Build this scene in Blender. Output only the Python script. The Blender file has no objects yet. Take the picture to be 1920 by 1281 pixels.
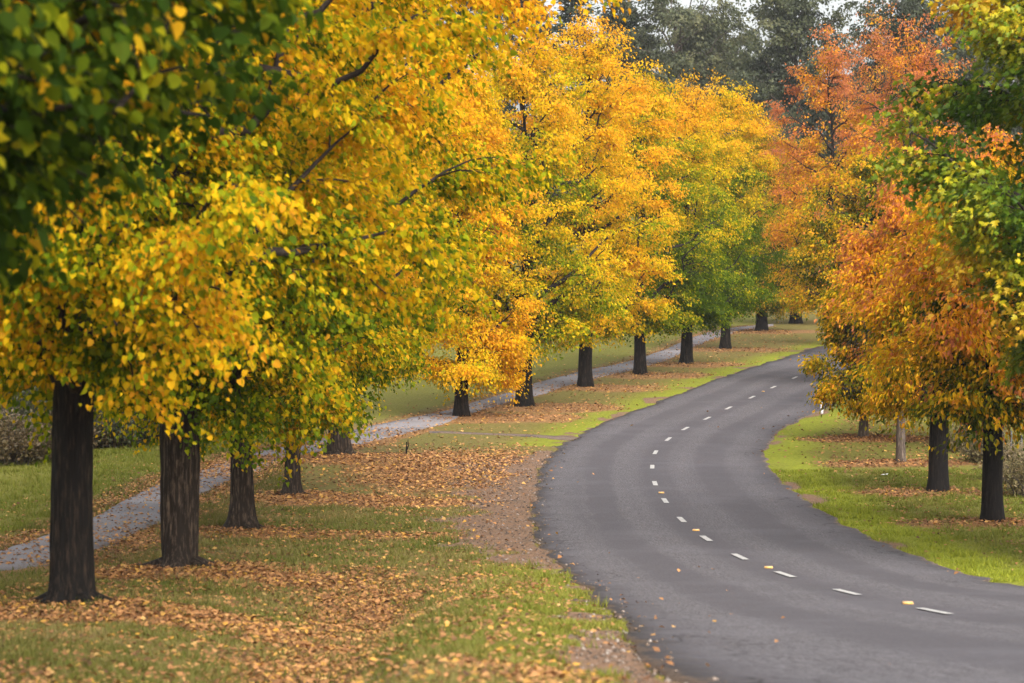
import bpy, math, time
import numpy as np
from mathutils import Vector

T0 = time.time()
R = math.radians
scene = bpy.context.scene
COL = scene.collection

# ------------------------------------------------------------------ camera
CZ = 8.0                       # eye height above datum (the verge in the dip is about 0)
F = 4800.0                     # focal length in pixels of the 1920 px photograph (90 mm)
PITCH = math.atan(240.5 / F)
cam_d = bpy.data.cameras.new('camera')
cam = bpy.data.objects.new('camera', cam_d)
COL.objects.link(cam)
cam.location = (0, 0, CZ)
cam.rotation_euler = (R(90) - PITCH, 0, 0)
cam_d.sensor_width = 36
cam_d.lens = F / 1920 * 36
cam_d.clip_start = 0.5
cam_d.clip_end = 5000
cam_d.dof.use_dof = True
cam_d.dof.focus_distance = 84
cam_d.dof.aperture_fstop = 2.3
scene.camera = cam

# ------------------------------------------------------------------ sky + sun (overcast)
SUN_EL, SUN_AZ = 40, 160
w = bpy.data.worlds.new('World')
scene.world = w
w.use_nodes = True
nt = w.node_tree
nt.nodes.clear()
sky = nt.nodes.new('ShaderNodeTexSky')
sky.sky_type = 'NISHITA'
sky.sun_disc = False
sky.sun_elevation = R(SUN_EL)
sky.sun_rotation = R(SUN_AZ)
sky.air_density = 1.0
sky.dust_density = 4.0
hs = nt.nodes.new('ShaderNodeHueSaturation')
hs.inputs['Saturation'].default_value = 0.22
bg = nt.nodes.new('ShaderNodeBackground')
bg.inputs['Strength'].default_value = 0.15
wo = nt.nodes.new('ShaderNodeOutputWorld')
nt.links.new(sky.outputs[0], hs.inputs['Color'])
nt.links.new(hs.outputs[0], bg.inputs[0])
nt.links.new(bg.outputs[0], wo.inputs[0])
sl = bpy.data.lights.new('sun', 'SUN')
sl.energy = 1.5
sl.angle = R(60)
sl.color = (1.0, 0.96, 0.90)
so = bpy.data.objects.new('sun', sl)
COL.objects.link(so)
az = R(SUN_AZ)
sd = Vector((math.sin(az) * math.cos(R(SUN_EL)), math.cos(az) * math.cos(R(SUN_EL)), math.sin(R(SUN_EL))))
so.rotation_euler = sd.to_track_quat('Z', 'Y').to_euler()
so.location = (0, 0, 60)

scene.view_settings.view_transform = 'Standard'
scene.view_settings.look = 'None'
scene.view_settings.gamma = 1.0
scene.view_settings.use_curve_mapping = False
scene.view_settings.exposure = 1.22
scene.render.engine = 'CYCLES'
scene.cycles.use_denoising = True
scene.cycles.max_bounces = 8
scene.cycles.diffuse_bounces = 6
scene.cycles.glossy_bounces = 2
scene.cycles.transmission_bounces = 4
scene.cycles.transparent_max_bounces = 4
scene.cycles.volume_bounces = 0

# ------------------------------------------------------------------ small helpers
rng = np.random.default_rng(7)


def _hash(ix, iy, iz, seed):
    h = (ix.astype(np.int64) * 374761393 + iy.astype(np.int64) * 668265263 + iz.astype(np.int64) * 1442695041 + seed * 974634777) & 0x7fffffff
    h = ((h ^ (h >> 13)) * 1274126177) & 0x7fffffff
    h = h ^ (h >> 16)
    return (h & 0xffff) / 65535.0


def vnoise(p, seed=0):
    """smooth 3-D value noise in 0..1, p is (n,3)"""
    p = np.asarray(p, float)
    i = np.floor(p).astype(np.int64)
    f = p - i
    f = f * f * (3 - 2 * f)
    out = 0
    for dx in (0, 1):
        for dy in (0, 1):
            for dz in (0, 1):
                wgt = (f[:, 0] if dx else 1 - f[:, 0]) * (f[:, 1] if dy else 1 - f[:, 1]) * (f[:, 2] if dz else 1 - f[:, 2])
                out = out + wgt * _hash(i[:, 0] + dx, i[:, 1] + dy, i[:, 2] + dz, seed)
    return out


def n2(x, y, s, seed):
    return vnoise(np.stack([np.ravel(x) * s, np.ravel(y) * s, np.zeros(np.size(x))], 1), seed).reshape(np.shape(x))


def sstep(a, b, x):
    t = np.clip((x - a) / (b - a), 0, 1)
    return t * t * (3 - 2 * t)


def norm(v):
    return v / np.maximum(np.linalg.norm(v, axis=-1, keepdims=True), 1e-9)


def new_mesh(name, verts, faces, mat, parent=None, cols=None, loc=None, smooth=False, fattr=None, colname='col'):
    """faces: (n,k) array, or a list of such arrays"""
    me = bpy.data.meshes.new(name)
    verts = np.asarray(verts, np.float32)
    if isinstance(faces, np.ndarray):
        faces = [faces]
    faces = [np.asarray(f, np.int32) for f in faces if len(f)]
    me.vertices.add(len(verts))
    me.vertices.foreach_set('co', verts.ravel())
    loops = np.concatenate([f.ravel() for f in faces])
    tot = np.concatenate([np.full(len(f), f.shape[1], np.int32) for f in faces])
    start = np.concatenate([[0], np.cumsum(tot)[:-1]]).astype(np.int32)
    me.loops.add(len(loops))
    me.loops.foreach_set('vertex_index', loops)
    me.polygons.add(len(tot))
    me.polygons.foreach_set('loop_start', start)
    me.polygons.foreach_set('loop_total', tot)
    if smooth:
        me.polygons.foreach_set('use_smooth', np.ones(len(tot), bool))
    if cols is not None:
        c = np.ones((len(verts), 4), np.float32)
        c[:, :cols.shape[1]] = cols
        a = me.attributes.new(colname, 'FLOAT_COLOR', 'POINT')
        a.data.foreach_set('color', c.ravel())
    if fattr:
        for k, v in fattr.items():
            a = me.attributes.new(k, 'FLOAT', 'POINT')
            a.data.foreach_set('value', np.asarray(v, np.float32))
    me.update()
    me.validate()
    me.materials.append(mat)
    o = bpy.data.objects.new(name, me)
    COL.objects.link(o)
    if parent is not None:
        o.parent = parent
    if loc is not None:
        o.location = loc
    return o


def tag(o, label=None, cat=None, group=None, kind=None):
    if label:
        o['label'] = label
    if cat:
        o['category'] = cat
    if group:
        o['group'] = group
    if kind:
        o['kind'] = kind
    return o


def empty(name, loc):
    o = bpy.data.objects.new(name, None)
    o.empty_display_size = 0.3
    COL.objects.link(o)
    o.location = loc
    return o


# ------------------------------------------------------------------ node materials
def mat_new(name):
    m = bpy.data.materials.new(name)
    m.use_nodes = True
    m.node_tree.nodes.clear()
    return m, m.node_tree.nodes, m.node_tree.links


class G:
    """tiny node-graph helper"""

    def __init__(self, name):
        self.m, self.n, self.l = mat_new(name)
        self.out = self.n.new('ShaderNodeOutputMaterial')

    def node(self, t, **kw):
        nd = self.n.new(t)
        for k, v in kw.items():
            setattr(nd, k, v)
        return nd

    def put(self, sock, v):
        if hasattr(v, 'is_output'):
            self.l.new(v, sock)
        else:
            sock.default_value = v

    def noise(self, scale, detail=3, rough=0.55, vec=None):
        nd = self.node('ShaderNodeTexNoise')
        nd.inputs['Scale'].default_value = scale
        nd.inputs['Detail'].default_value = detail
        nd.inputs['Roughness'].default_value = rough
        if vec is not None:
            self.l.new(vec, nd.inputs['Vector'])
        return nd.outputs['Fac']

    def pos(self, scale=(1, 1, 1), coord='Object'):
        tc = self.node('ShaderNodeTexCoord')
        mp = self.node('ShaderNodeMapping')
        mp.inputs['Scale'].default_value = scale
        self.l.new(tc.outputs[coord], mp.inputs['Vector'])
        return mp.outputs[0]

    def math(self, op, a, b=0.0, clamp=False):
        nd = self.node('ShaderNodeMath', operation=op)
        nd.use_clamp = clamp
        self.put(nd.inputs[0], a)
        self.put(nd.inputs[1], b)
        return nd.outputs[0]

    def ramp(self, fac, a, b, lo=0.0, hi=1.0):
        nd = self.node('ShaderNodeMapRange')
        nd.interpolation_type = 'SMOOTHSTEP'
        self.put(nd.inputs[0], fac)
        nd.inputs[1].default_value = a
        nd.inputs[2].default_value = b
        nd.inputs[3].default_value = lo
        nd.inputs[4].default_value = hi
        return nd.outputs[0]

    def mix(self, fac, a, b):
        nd = self.node('ShaderNodeMix', data_type='RGBA')
        self.put(nd.inputs[0], fac)
        for s, v in ((nd.inputs[6], a), (nd.inputs[7], b)):
            if isinstance(v, tuple):
                v = v + (1,) if len(v) == 3 else v
            self.put(s, v)
        return nd.outputs[2]

    def attr(self, name, what='Color'):
        nd = self.node('ShaderNodeAttribute', attribute_name=name)
        return nd.outputs[what]

    def sep(self, c):
        nd = self.node('ShaderNodeSeparateColor')
        self.l.new(c, nd.inputs[0])
        return nd.outputs

    def bump(self, h, strength=0.5, dist=0.02):
        nd = self.node('ShaderNodeBump')
        nd.inputs['Strength'].default_value = strength
        nd.inputs['Distance'].default_value = dist
        self.l.new(h, nd.inputs['Height'])
        return nd.outputs[0]

    def principled(self, col, rough=0.8, spec=0.3, normal=None):
        p = self.node('ShaderNodeBsdfPrincipled')
        if isinstance(col, tuple):
            col = col + (1,)
        self.put(p.inputs['Base Color'], col)
        self.put(p.inputs['Roughness'], rough)
        p.inputs['Specular IOR Level'].default_value = spec
        if normal is not None:
            self.l.new(normal, p.inputs['Normal'])
        return p.outputs[0]

    def done(self, shader):
        self.l.new(shader, self.out.inputs[0])
        return self.m


def leaf_material(name, transl=0.35, rough=0.5, spec=0.25):
    g = G(name)
    c = g.attr('col')
    d = g.principled(c, rough, spec)
    t = g.node('ShaderNodeBsdfTranslucent')
    g.l.new(c, t.inputs[0])
    mx = g.node('ShaderNodeMixShader')
    mx.inputs[0].default_value = transl
    g.l.new(d, mx.inputs[1])
    g.l.new(t.outputs[0], mx.inputs[2])
    return g.done(mx.outputs[0])


def bark_material(name, dark, light, scale=1.0, strength=0.7):
    g = G(name)
    v = g.pos((9 * scale, 9 * scale, 1.1 * scale))
    a = g.noise(2.2, 5, 0.6, v)
    v2 = g.pos((26 * scale, 26 * scale, 4.5 * scale))
    b = g.noise(1.6, 4, 0.6, v2)
    r = g.ramp(g.math('ADD', g.math('MULTIPLY', a, 0.7), g.math('MULTIPLY', b, 0.3)), 0.47, 0.70)
    big = g.noise(0.9, 2, 0.5, g.pos((1, 1, 0.6)))
    c = g.mix(r, dark, light)
    c = g.mix(g.ramp(big, 0.45, 0.75, 0, 0.45), c, tuple(x * 0.6 for x in dark))
    return g.done(g.principled(c, 0.85, 0.2, g.bump(r, strength, 0.03)))


M = {}
M['leaf'] = leaf_material('leaf', 0.55, 0.6, 0.06)
M['leaf_green'] = leaf_material('leaf_green', 0.35, 0.45, 0.25)
M['needle'] = leaf_material('needle', 0.1, 0.6, 0.2)
M['dry_leaf'] = leaf_material('dry_leaf', 0.12, 0.65, 0.2)
M['grass'] = leaf_material('grass_blade', 0.25, 0.6, 0.15)
M['bark'] = bark_material('bark', (0.006, 0.0045, 0.0035), (0.058, 0.038, 0.025))
M['bark_mid'] = bark_material('bark_mid', (0.018, 0.012, 0.008), (0.155, 0.108, 0.074))
M['bark_black'] = bark_material('bark_black', (0.006, 0.0045, 0.004), (0.030, 0.022, 0.017))
M['bark_grey'] = bark_material('bark_grey', (0.07, 0.052, 0.04), (0.23, 0.18, 0.14))
M['twig'] = bark_material('twig', (0.020, 0.014, 0.011), (0.075, 0.055, 0.045), 2.0, 0.3)
M['twig_grey'] = bark_material('twig_grey', (0.07, 0.055, 0.045), (0.2, 0.165, 0.14), 2.0, 0.3)

# ------------------------------------------------------------------ terrain
_HY = np.array([-200, -40, 0, 10, 22, 29.5, 36, 44, 55, 66, 80, 98, 115, 131, 145, 171, 200, 260, 330, 450, 700, 1500])
_HH = np.array([1.5, 1.6, 1.75, 2.75, 4.04, 4.92, 5.59, 6.27, 6.89, 7.30, 7.66, 7.80, 7.80, 7.74, 7.70, 7.70, 7.65, 6.6, 4.5, 0, -8, -20])
_gy = np.arange(-200, 1500, 0.5)
_gh = np.interp(_gy, _HY, _HH)
_k = np.ones(15) / 15
_gh = np.convolve(np.pad(_gh, 14, mode='edge'), np.convolve(_k, _k), 'valid')


def terrain(X, Y, mounds=True):
    X = np.asarray(X, float)
    Y = np.asarray(Y, float)
    z = CZ - np.interp(Y, _gy, _gh)
    # drainage swale on the near left verge
    dx = X + 1.75 - 0.25 * np.sin(Y * 0.16)
    wd = np.where(dx > 0, 0.55, 1.5)
    z = z - 0.42 * np.exp(-(dx / wd) ** 2) * sstep(8, 14, Y) * (1 - sstep(38, 49, Y))
    z = z + 0.16 * np.exp(-((X + 0.4) / 0.9) ** 2) * sstep(8, 14, Y) * (1 - sstep(36, 44, Y))
    # ground rises gently behind the footpath on the left
    if mounds:
        z = z + 0.05 * (n2(X, Y, 0.35, 3) - 0.5) + 0.03 * (n2(X, Y, 1.3, 4) - 0.5)
        for (mx, my, mr, mh) in MOUNDS:
            d2 = ((X - mx) ** 2 + (Y - my) ** 2)
            z = z + mh * np.exp(-d2 / (mr * mr))
    return z


MOUNDS = []
_ts = np.concatenate([np.arange(11, 80, 0.08), np.arange(80, 330, 0.25)])


def hit(x, y):
    """where the ray through a photograph pixel meets the ground"""
    cx, cy = (x - 960.0) / F, -(y - 640.5) / F
    c, s = math.cos(PITCH), math.sin(PITCH)
    d = np.array([cx, c + cy * s, -s + cy * c])
    d = d / d[1]
    f = CZ + _ts * d[2] - terrain(_ts * d[0], _ts, False)
    k = np.argmax(f < 0) if (f < 0).any() else len(_ts) - 1
    if k > 0 and (f < 0).any():
        a = f[k - 1] / (f[k - 1] - f[k])
        t = _ts[k - 1] + a * (_ts[k] - _ts[k - 1])
    else:
        t = _ts[k]
    return np.array([t * d[0], t])


def hits(pts):
    return np.array([hit(*p) for p in pts])


def spline(P, n):
    """Catmull-Rom through P, resampled to n even steps of arc length"""
    P = np.asarray(P, float)
    Q = np.vstack([2 * P[0] - P[1], P, 2 * P[-1] - P[-2]])
    out = []
    for i in range(1, len(Q) - 2):
        t = np.linspace(0, 1, 24, endpoint=False)[:, None]
        p0, p1, p2, p3 = Q[i - 1], Q[i], Q[i + 1], Q[i + 2]
        out.append(0.5 * (2 * p1 + (p2 - p0) * t + (2 * p0 - 5 * p1 + 4 * p2 - p3) * t ** 2 + (-p0 + 3 * p1 - 3 * p2 + p3) * t ** 3))
    out = np.vstack(out + [P[-1:]])
    s = np.concatenate([[0], np.cumsum(np.linalg.norm(np.diff(out, axis=0), axis=1))])
    u = np.linspace(0, s[-1], n)
    return np.stack([np.interp(u, s, out[:, k]) for k in range(out.shape[1])], 1)


def smooth_line(P, it=3):
    P = P.copy()
    for _ in range(it):
        P[1:-1] = 0.25 * P[:-2] + 0.5 * P[1:-1] + 0.25 * P[2:]
    return P


DASH_PX = [(1752, 1157), (1588, 1120), (1472, 1086), (1387, 1052), (1324, 1017), (1278, 981), (1247, 945), (1228, 912), (1223, 880.5),
           (1229, 853), (1253, 828), (1285, 808), (1326, 788.5), (1366, 769), (1410, 748.5), (1450, 729.5), (1490, 711.5)]
dash_w = hits(DASH_PX)
LEFT_PX = [(1285, 1281), (1245, 1250), (1212, 1225), (1180, 1195), (1150, 1162), (1112, 1120), (1085, 1092), (1058, 1068), (1034, 1048), (1014, 1023), (1003, 998),
           (1000, 972), (1002, 945), (1006, 920), (1011, 898), (1019, 875), (1033, 855), (1055, 836), (1082, 819), (1125, 797), (1175, 777), (1230, 756), (1290, 732),
           (1350, 710), (1400, 692), (1450, 677), (1500, 662), (1545, 648)]
RIGHT_PX = [(1920, 1100), (1850, 1086), (1790, 1070), (1730, 1050), (1680, 1030), (1630, 1008), (1590, 988), (1550, 965), (1510, 938), (1480, 915), (1456, 893),
            (1441, 872), (1434, 850), (1440, 832), (1454, 816), (1475, 801), (1500, 788), (1530, 774), (1575, 752), (1625, 730)]
lw = hits(LEFT_PX)
rw = hits(RIGHT_PX)
lw = np.vstack([[(9.5, 4), (5.2, 9.5), (2.7, 15)], lw, lw[-1] + np.array([[6, 12], [14, 24], [26, 36]])])
cw = np.vstack([[(15, 14.5), (10.8, 21), (8.0, 27)], dash_w, dash_w[-1] + np.array([[3.6, 7], [8.5, 16], [16, 27], [27, 38]])])
rw = np.vstack([[(20, 24), (15, 30), (11.5, 36)], rw, rw[-1] + np.array([[4, 8.0], [11, 20], [21, 32]])])
NR = 620
edgeC = smooth_line(spline(cw, NR), 4)


def paired(E):
    """for every centre-line point the nearest point of an edge line, so cross sections stay square to the road"""
    D = smooth_line(spline(E, 3000), 10)
    k = np.array([((D - c) ** 2).sum(1).argmin() for c in edgeC])
    k = np.maximum.accumulate(k).astype(float)
    kk = np.pad(k, 8, mode='edge')
    k = np.convolve(kk, np.ones(17) / 17, 'valid')
    i = np.clip(k.astype(int), 0, 2998)
    return D[i] + (D[i + 1] - D[i]) * (k - i)[:, None]


edgeL = paired(lw)
edgeR = paired(rw)
# ragged asphalt edges
s_ = np.arange(NR) * 0.29
dl = norm(edgeL - edgeC)
dr = norm(edgeR - edgeC)
jagL = (vnoise(np.stack([s_ * 0.9, s_ * 0, s_ * 0], 1), 5) - 0.5) * 0.26 + (vnoise(np.stack([s_ * 3.1, s_ * 0, s_ * 0], 1), 6) - 0.5) * 0.12
jagR = (vnoise(np.stack([s_ * 0.8, s_ * 0, s_ * 0], 1), 8) - 0.5) * 0.2 + (vnoise(np.stack([s_ * 3.3, s_ * 0, s_ * 0], 1), 9) - 0.5) * 0.08
edgeL = edgeL + dl * jagL[:, None]
edgeR = edgeR + dr * jagR[:, None]


def seg_dist(P, A):
    """distance from points P (n,2) to polyline A (m,2)"""
    out = np.full(len(P), 1e9)
    for k in range(0, len(P), 20000):
        p = P[k:k + 20000][:, None, :]
        a, b = A[:-1][None], A[1:][None]
        ab = b - a
        t = np.clip(((p - a) * ab).sum(-1) / np.maximum((ab * ab).sum(-1), 1e-9), 0, 1)
        d = p - (a + t[..., None] * ab)
        out[k:k + 20000] = np.sqrt((d * d).sum(-1).min(1))
    return out


def in_poly(P, poly):
    x, y = P[:, 0], P[:, 1]
    ins = np.zeros(len(P), bool)
    n = len(poly)
    j = n - 1
    for i in range(n):
        xi, yi = poly[i]
        xj, yj = poly[j]
        if yi != yj:
            c = ((yi > y) != (yj > y)) & (x < (xj - xi) * (y - yi) / (yj - yi) + xi)
            ins ^= c
        j = i
    return ins


PL_PX = [(-120, 1062), (0, 1034), (45, 1021), (90, 1006), (172, 975), (205, 956), (250, 932), (290, 911), (330, 897), (372, 884), (425, 866), (480, 850), (535, 838), (600, 822),
         (680, 803), (760, 787), (830, 772), (890, 755), (945, 739), (1010, 718), (1085, 698), (1150, 685), (1200, 672), (1240, 658), (1280, 642), (1330, 623), (1390, 613.5), (1450, 607)]
PR_PX = [(-120, 1090), (0, 1070), (45, 1066), (90, 1058), (172, 1039), (210, 1024), (260, 1000), (310, 978), (345, 950), (385, 925), (425, 905), (470, 887), (540, 866), (600, 849),
         (690, 828), (770, 808), (840, 791), (900, 769), (960, 753), (1020, 738), (1090, 716), (1150, 701), (1210, 687), (1260, 670), (1310, 646), (1360, 628), (1395, 618), (1450, 611)]
pathL = smooth_line(spline(hits(PL_PX), 320), 6)
pathR = smooth_line(spline(hits(PR_PX), 320), 6)
LANE_PX_U = [(1090, 822), (1040, 820), (985, 817), (930, 814), (880, 811), (840, 809), (805, 808)]
LANE_PX_D = [(1070, 827), (1040, 824.5), (985, 820.5), (930, 817), (880, 814), (840, 812), (805, 811)]
spurU = spline(hits(LANE_PX_U), 60)
spurD = spline(hits(LANE_PX_D), 60)

road_poly = np.vstack([edgeL[::3], edgeR[::-3]])
path_poly = np.vstack([pathL[::2], pathR[::-2]])

# tree bases (photograph pixel of the foot) ---------------------------------
LEFT_ROW = [(135, 1150), (337, 1073), (455, 996), (547, 933), (636, 865), (865, 783), (983, 764), (1097, 728), (1200, 704), (1287, 684), (1360, 656), (1428, 622)]
RIGHT_ROW = [(1861, 982), (1759, 924), (1689, 869), (1620, 823)]
left_w = hits(LEFT_ROW)
right_w = hits(RIGHT_ROW)
MOUNDS += [(left_w[0, 0] + .2, left_w[0, 1], 1.5, 0.16), (left_w[1, 0] + .3, left_w[1, 1], 1.6, 0.12), (left_w[2, 0], left_w[2, 1], 1.4, 0.08), (left_w[3, 0], left_w[3, 1], 1.5, 0.10),
           (left_w[4, 0] + .5, left_w[4, 1] - 1, 2.4, 0.22)]
for p in list(left_w[5:]) + list(right_w):
    MOUNDS.append((p[0], p[1], 1.4, 0.07))
print('dashes', np.round(np.linalg.norm(np.diff(dash_w, axis=0), axis=1), 1))
print('trees', np.round(left_w, 1).tolist(), np.round(right_w, 1).tolist())
print('road width', np.round(np.linalg.norm(edgeL - edgeR, axis=1)[::40], 1))


# ------------------------------------------------------------------ ground masks
_fx0, _fy0, _fs = -30.0, 6.0, 0.25
_FX, _FY = np.meshgrid(np.arange(_fx0, 34.01, _fs), np.arange(_fy0, 215.01, _fs))
_FP = np.stack([_FX.ravel(), _FY.ravel()], 1)
_FIELDS = [seg_dist(_FP, edgeL[::5]), seg_dist(_FP, edgeR[::5]), seg_dist(_FP, pathL[::4]), seg_dist(_FP, pathR[::4])]
_FIELDS.append(np.where(in_poly(_FP, road_poly), 1, -1) * np.minimum(_FIELDS[0], _FIELDS[1]))
_FIELDS.append(np.where(in_poly(_FP, path_poly), 1, -1) * np.minimum(_FIELDS[2], _FIELDS[3]))
_FIELDS = [f.reshape(_FX.shape) for f in _FIELDS]


def fields(x, y):
    u = np.clip((x - _fx0) / _fs, 0, _FX.shape[1] - 1.001)
    v = np.clip((y - _fy0) / _fs, 0, _FX.shape[0] - 1.001)
    i, j = u.astype(int), v.astype(int)
    a, b = u - i, v - j
    return [f[j, i] * (1 - a) * (1 - b) + f[j, i + 1] * a * (1 - b) + f[j + 1, i] * (1 - a) * b + f[j + 1, i + 1] * a * b for f in _FIELDS]


def masks(X, Y):
    """litter, dirt, bright grass, dry grass, inside road, distance to the road edge"""
    P = np.stack([np.ravel(X), np.ravel(Y)], 1)
    x, y = P[:, 0], P[:, 1]
    dL, dR, dpL, dpR, sr, sp_ = fields(x, y)
    inr, inp = sr > 0, sp_ > 0
    dp = np.minimum(dpL, dpR)
    a = n2(x, y, 0.22, 21)
    b = n2(x, y, 0.7, 22)
    c = n2(x, y, 2.1, 23)
    nz = 0.5 * a + 0.3 * b + 0.2 * c
    left = dL < dR
    lit = np.zeros(len(P))
    for i, (tx, ty) in enumerate(left_w):
        ex = np.where(x > tx, 4.3, 2.6) if ty < 90 else np.where(x > tx, 5.0, 3.2)
        ey = (1.6 if ty < 60 else 2.1 if ty < 90 else 2.6)
        yy = y - ty + (0.7 if ty < 90 else 0.3) + 0.25 * np.maximum(x - tx, 0) * (ty < 90)
        q = ((x - tx - 0.5) / ex) ** 2 + (yy / ey) ** 2
        lit = np.maximum(lit, 1.15 * np.exp(-q * q * 0.8))
    for (tx, ty) in right_w:
        q = ((x - tx + 0.8) / 3.4) ** 2 + ((y - ty + 0.3) / (0.0155 * ty + 0.2)) ** 2
        lit = np.maximum(lit, 1.05 * np.exp(-q * q * 0.8))
    lit = np.where(left & ~inr, np.maximum(lit, 0.22), lit)
    lit = np.where(~left & ~inr, np.maximum(lit, 0.20), lit)
    # banks of leaves along both sides of the footpath
    side = np.exp(-((dp - 0.15) / 0.9) ** 2) * (y < 92) + 0.8 * np.exp(-(dp / 0.7) ** 2) * (y >= 92)
    lit = np.maximum(lit, np.where(inp, 0.32 + 0.6 * sstep(0.45, 0.7, a) * (y < 100), 0.95 * side))
    # the sweep of leaves from the middle trees to the shoulder
    q = ((x + 1.9 - 0.02 * (y - 70)) / 3.2) ** 2 + ((y - 75) / 9.0) ** 2
    lit = np.maximum(lit, 1.0 * np.exp(-q * q))
    # swale floor near the camera
    lit = np.maximum(lit, 1.05 * 0.75 * np.exp(-((x + 2.4) / 1.0) ** 2) * sstep(14, 24, y) * (1 - sstep(42, 50, y)))
    lit = np.maximum(lit, 0.7 * np.exp(-((x + 3.6) / 1.5) ** 2 - ((y - 21.5) / 1.6) ** 2))
    lit = np.maximum(lit, 0.7 * np.exp(-((x - 0.2) / 1.3) ** 2 - ((y - 21.5) / 1.6) ** 2))
    # meadow left of the path is mostly clean grass
    leftmeadow = (x < np.interp(y, pathL[:, 1], pathL[:, 0])) & ~inp & (dpL > 1.0)
    lit = np.where(leftmeadow, lit * np.where(dpL < 2.6, 0.55, 0.22), lit)
    lit = lit * (0.30 + 0.8 * nz + 0.6 * n2(x, y, 1.1, 29))
    # clean strip beside the road
    clean = np.where(left, sstep(0.2, np.where(y > 84, 1.7, 1.0), dL + 0.8 * (b - 0.5)), sstep(0.5, 2.6, dR + 1.2 * (b - 0.5)))
    lit = lit * (0.12 + 0.88 * clean)
    # dirt shoulder
    wdt = np.interp(y, [18, 24, 33, 40, 43.5, 46, 50, 58, 68, 76, 83, 88], [1.1, 0.75, 0.45, 0.15, 0.2, 0.9, 1.7, 1.9, 2.3, 2.6, 0.6, 0.0])
    dirt = np.where(left & ~inr, 1 - sstep(wdt * 0.55, wdt * 1.25 + 0.05, dL + 1.5 * (b - 0.5) + 0.9 * (c - 0.5)), 0)
    dirt = np.maximum(dirt, np.where(~left & ~inr, (1 - sstep(0.05, 0.55, dR + 0.7 * (b - 0.5))) * sstep(0.45, 0.7, a) * 0.9, 0))
    q = ((x + 1.6) / 0.8) ** 2 + ((y - 21.5) / 2.6) ** 2
    dirt = np.maximum(dirt, 0.9 * np.exp(-q))
    dirt = np.where(y < 12, 0, dirt)
    lit = lit * (1 - 0.35 * dirt)
    br = np.where(left, np.where(y > 84, 1 - sstep(0.5, 2.6, dL), (1 - sstep(0.3, 2.6, dL)) * 0.55 * (y < 46)), 1 - sstep(0.8, 2.6, dR))
    br = np.maximum(br, np.where(leftmeadow, 0.28, 0))
    br = np.maximum(br, 0.25 * (~left))
    br = br * (1 - dirt)
    dry = np.where(left & ~leftmeadow, 0.65, 0.25) * (0.4 + 1.2 * b)
    return lit, dirt, br, dry, inr, np.where(left, dL, dR), inp


def axis(parts):
    return np.concatenate([np.arange(a, b, s) for a, b, s in parts] + [[parts[-1][1]]])


gy = axis([(-60, 8, 4), (8, 18, 1.0), (18, 62, 0.32), (62, 130, 0.55), (130, 200, 1.2), (200, 340, 5), (340, 700, 30), (700, 1450, 90)])
gx = axis([(-900, -200, 70), (-200, -50, 10), (-50, -22, 2.0), (-22, -12, 0.6), (-12, 13, 0.28), (13, 24, 0.55), (24, 50, 2.0), (50, 200, 10), (200, 900, 70)])
GX, GY = np.meshgrid(gx, gy)
nx, ny = len(gx), len(gy)
lit, dirt, br, dry, inr, dE, inp = masks(GX, GY)
gz = terrain(GX, GY).ravel()
gz = gz - np.where(inr, 0.16 * sstep(0.02, 0.45, dE), 0) - np.where(inp, 0.05, 0)
ii = np.arange(nx * ny).reshape(ny, nx)
quads = np.stack([ii[:-1, :-1], ii[:-1, 1:], ii[1:, 1:], ii[1:, :-1]], -1).reshape(-1, 4)

g = G('ground')
mk = g.attr('mask')
sp = g.sep(mk)
dryv = g.attr('dry', 'Fac')
P0 = g.pos()
nf = g.noise(11, 4, 0.7, P0)
nm = g.noise(2.6, 4, 0.6, P0)
nl = g.noise(0.55, 3, 0.5, P0)
nleaf = g.noise(17, 3, 0.7, g.pos((1, 0.8, 1)))
gr = g.mix(g.ramp(nf, 0.3, 0.7), (0.085, 0.082, 0.016), (0.20, 0.165, 0.045))
gr = g.mix(g.math('MULTIPLY', g.ramp(nm, 0.35, 0.7), 0.5), gr, (0.11, 0.125, 0.02))
dr_ = g.mix(g.ramp(nf, 0.3, 0.7), (0.12, 0.085, 0.028), (0.27, 0.19, 0.07))
c = g.mix(g.math('MULTIPLY', dryv, g.ramp(nm, 0.3, 0.65), True), gr, dr_)
bt = g.mix(g.ramp(nf, 0.3, 0.7), (0.13, 0.165, 0.012), (0.29, 0.30, 0.03))
c = g.mix(g.math('MULTIPLY', sp[2], g.ramp(nl, 0.2, 0.7, 0.65, 1.0), True), c, bt)
lf = g.mix(g.ramp(nleaf, 0.35, 0.65), (0.12, 0.065, 0.034), (0.37, 0.19, 0.085))
lf = g.mix(g.ramp(g.noise(23, 2, 0.6, P0), 0.55, 0.7, 0, 0.7), lf, (0.50, 0.27, 0.06))
lfac = g.ramp(g.math('ADD', sp[0], g.math('MULTIPLY', g.math('SUBTRACT', nf, 0.5), 0.9)), 0.30, 0.92)
c = g.mix(g.math('MULTIPLY', lfac, 0.9), c, lf)
dt = g.mix(g.ramp(nf, 0.25, 0.75), (0.13, 0.075, 0.044), (0.28, 0.175, 0.115))
dt = g.mix(g.ramp(nm, 0.5, 0.7, 0, 0.45), dt, (0.13, 0.105, 0.088))
c = g.mix(g.ramp(g.math('ADD', sp[1], g.math('MULTIPLY', g.math('SUBTRACT', nm, 0.5), 0.7)), 0.35, 0.65), c, dt)
M['ground'] = g.done(g.principled(c, 0.95, 0.1, g.bump(nf, 0.6, 0.06)))
go = new_mesh('ground', np.stack([GX.ravel(), GY.ravel(), gz], 1), quads, M['ground'], cols=np.stack([lit, dirt, br], 1), colname='mask', fattr={'dry': dry}, smooth=True)
tag(go, 'rolling grass verge strewn with fallen leaves on both sides of the road', 'ground', kind='structure')

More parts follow.
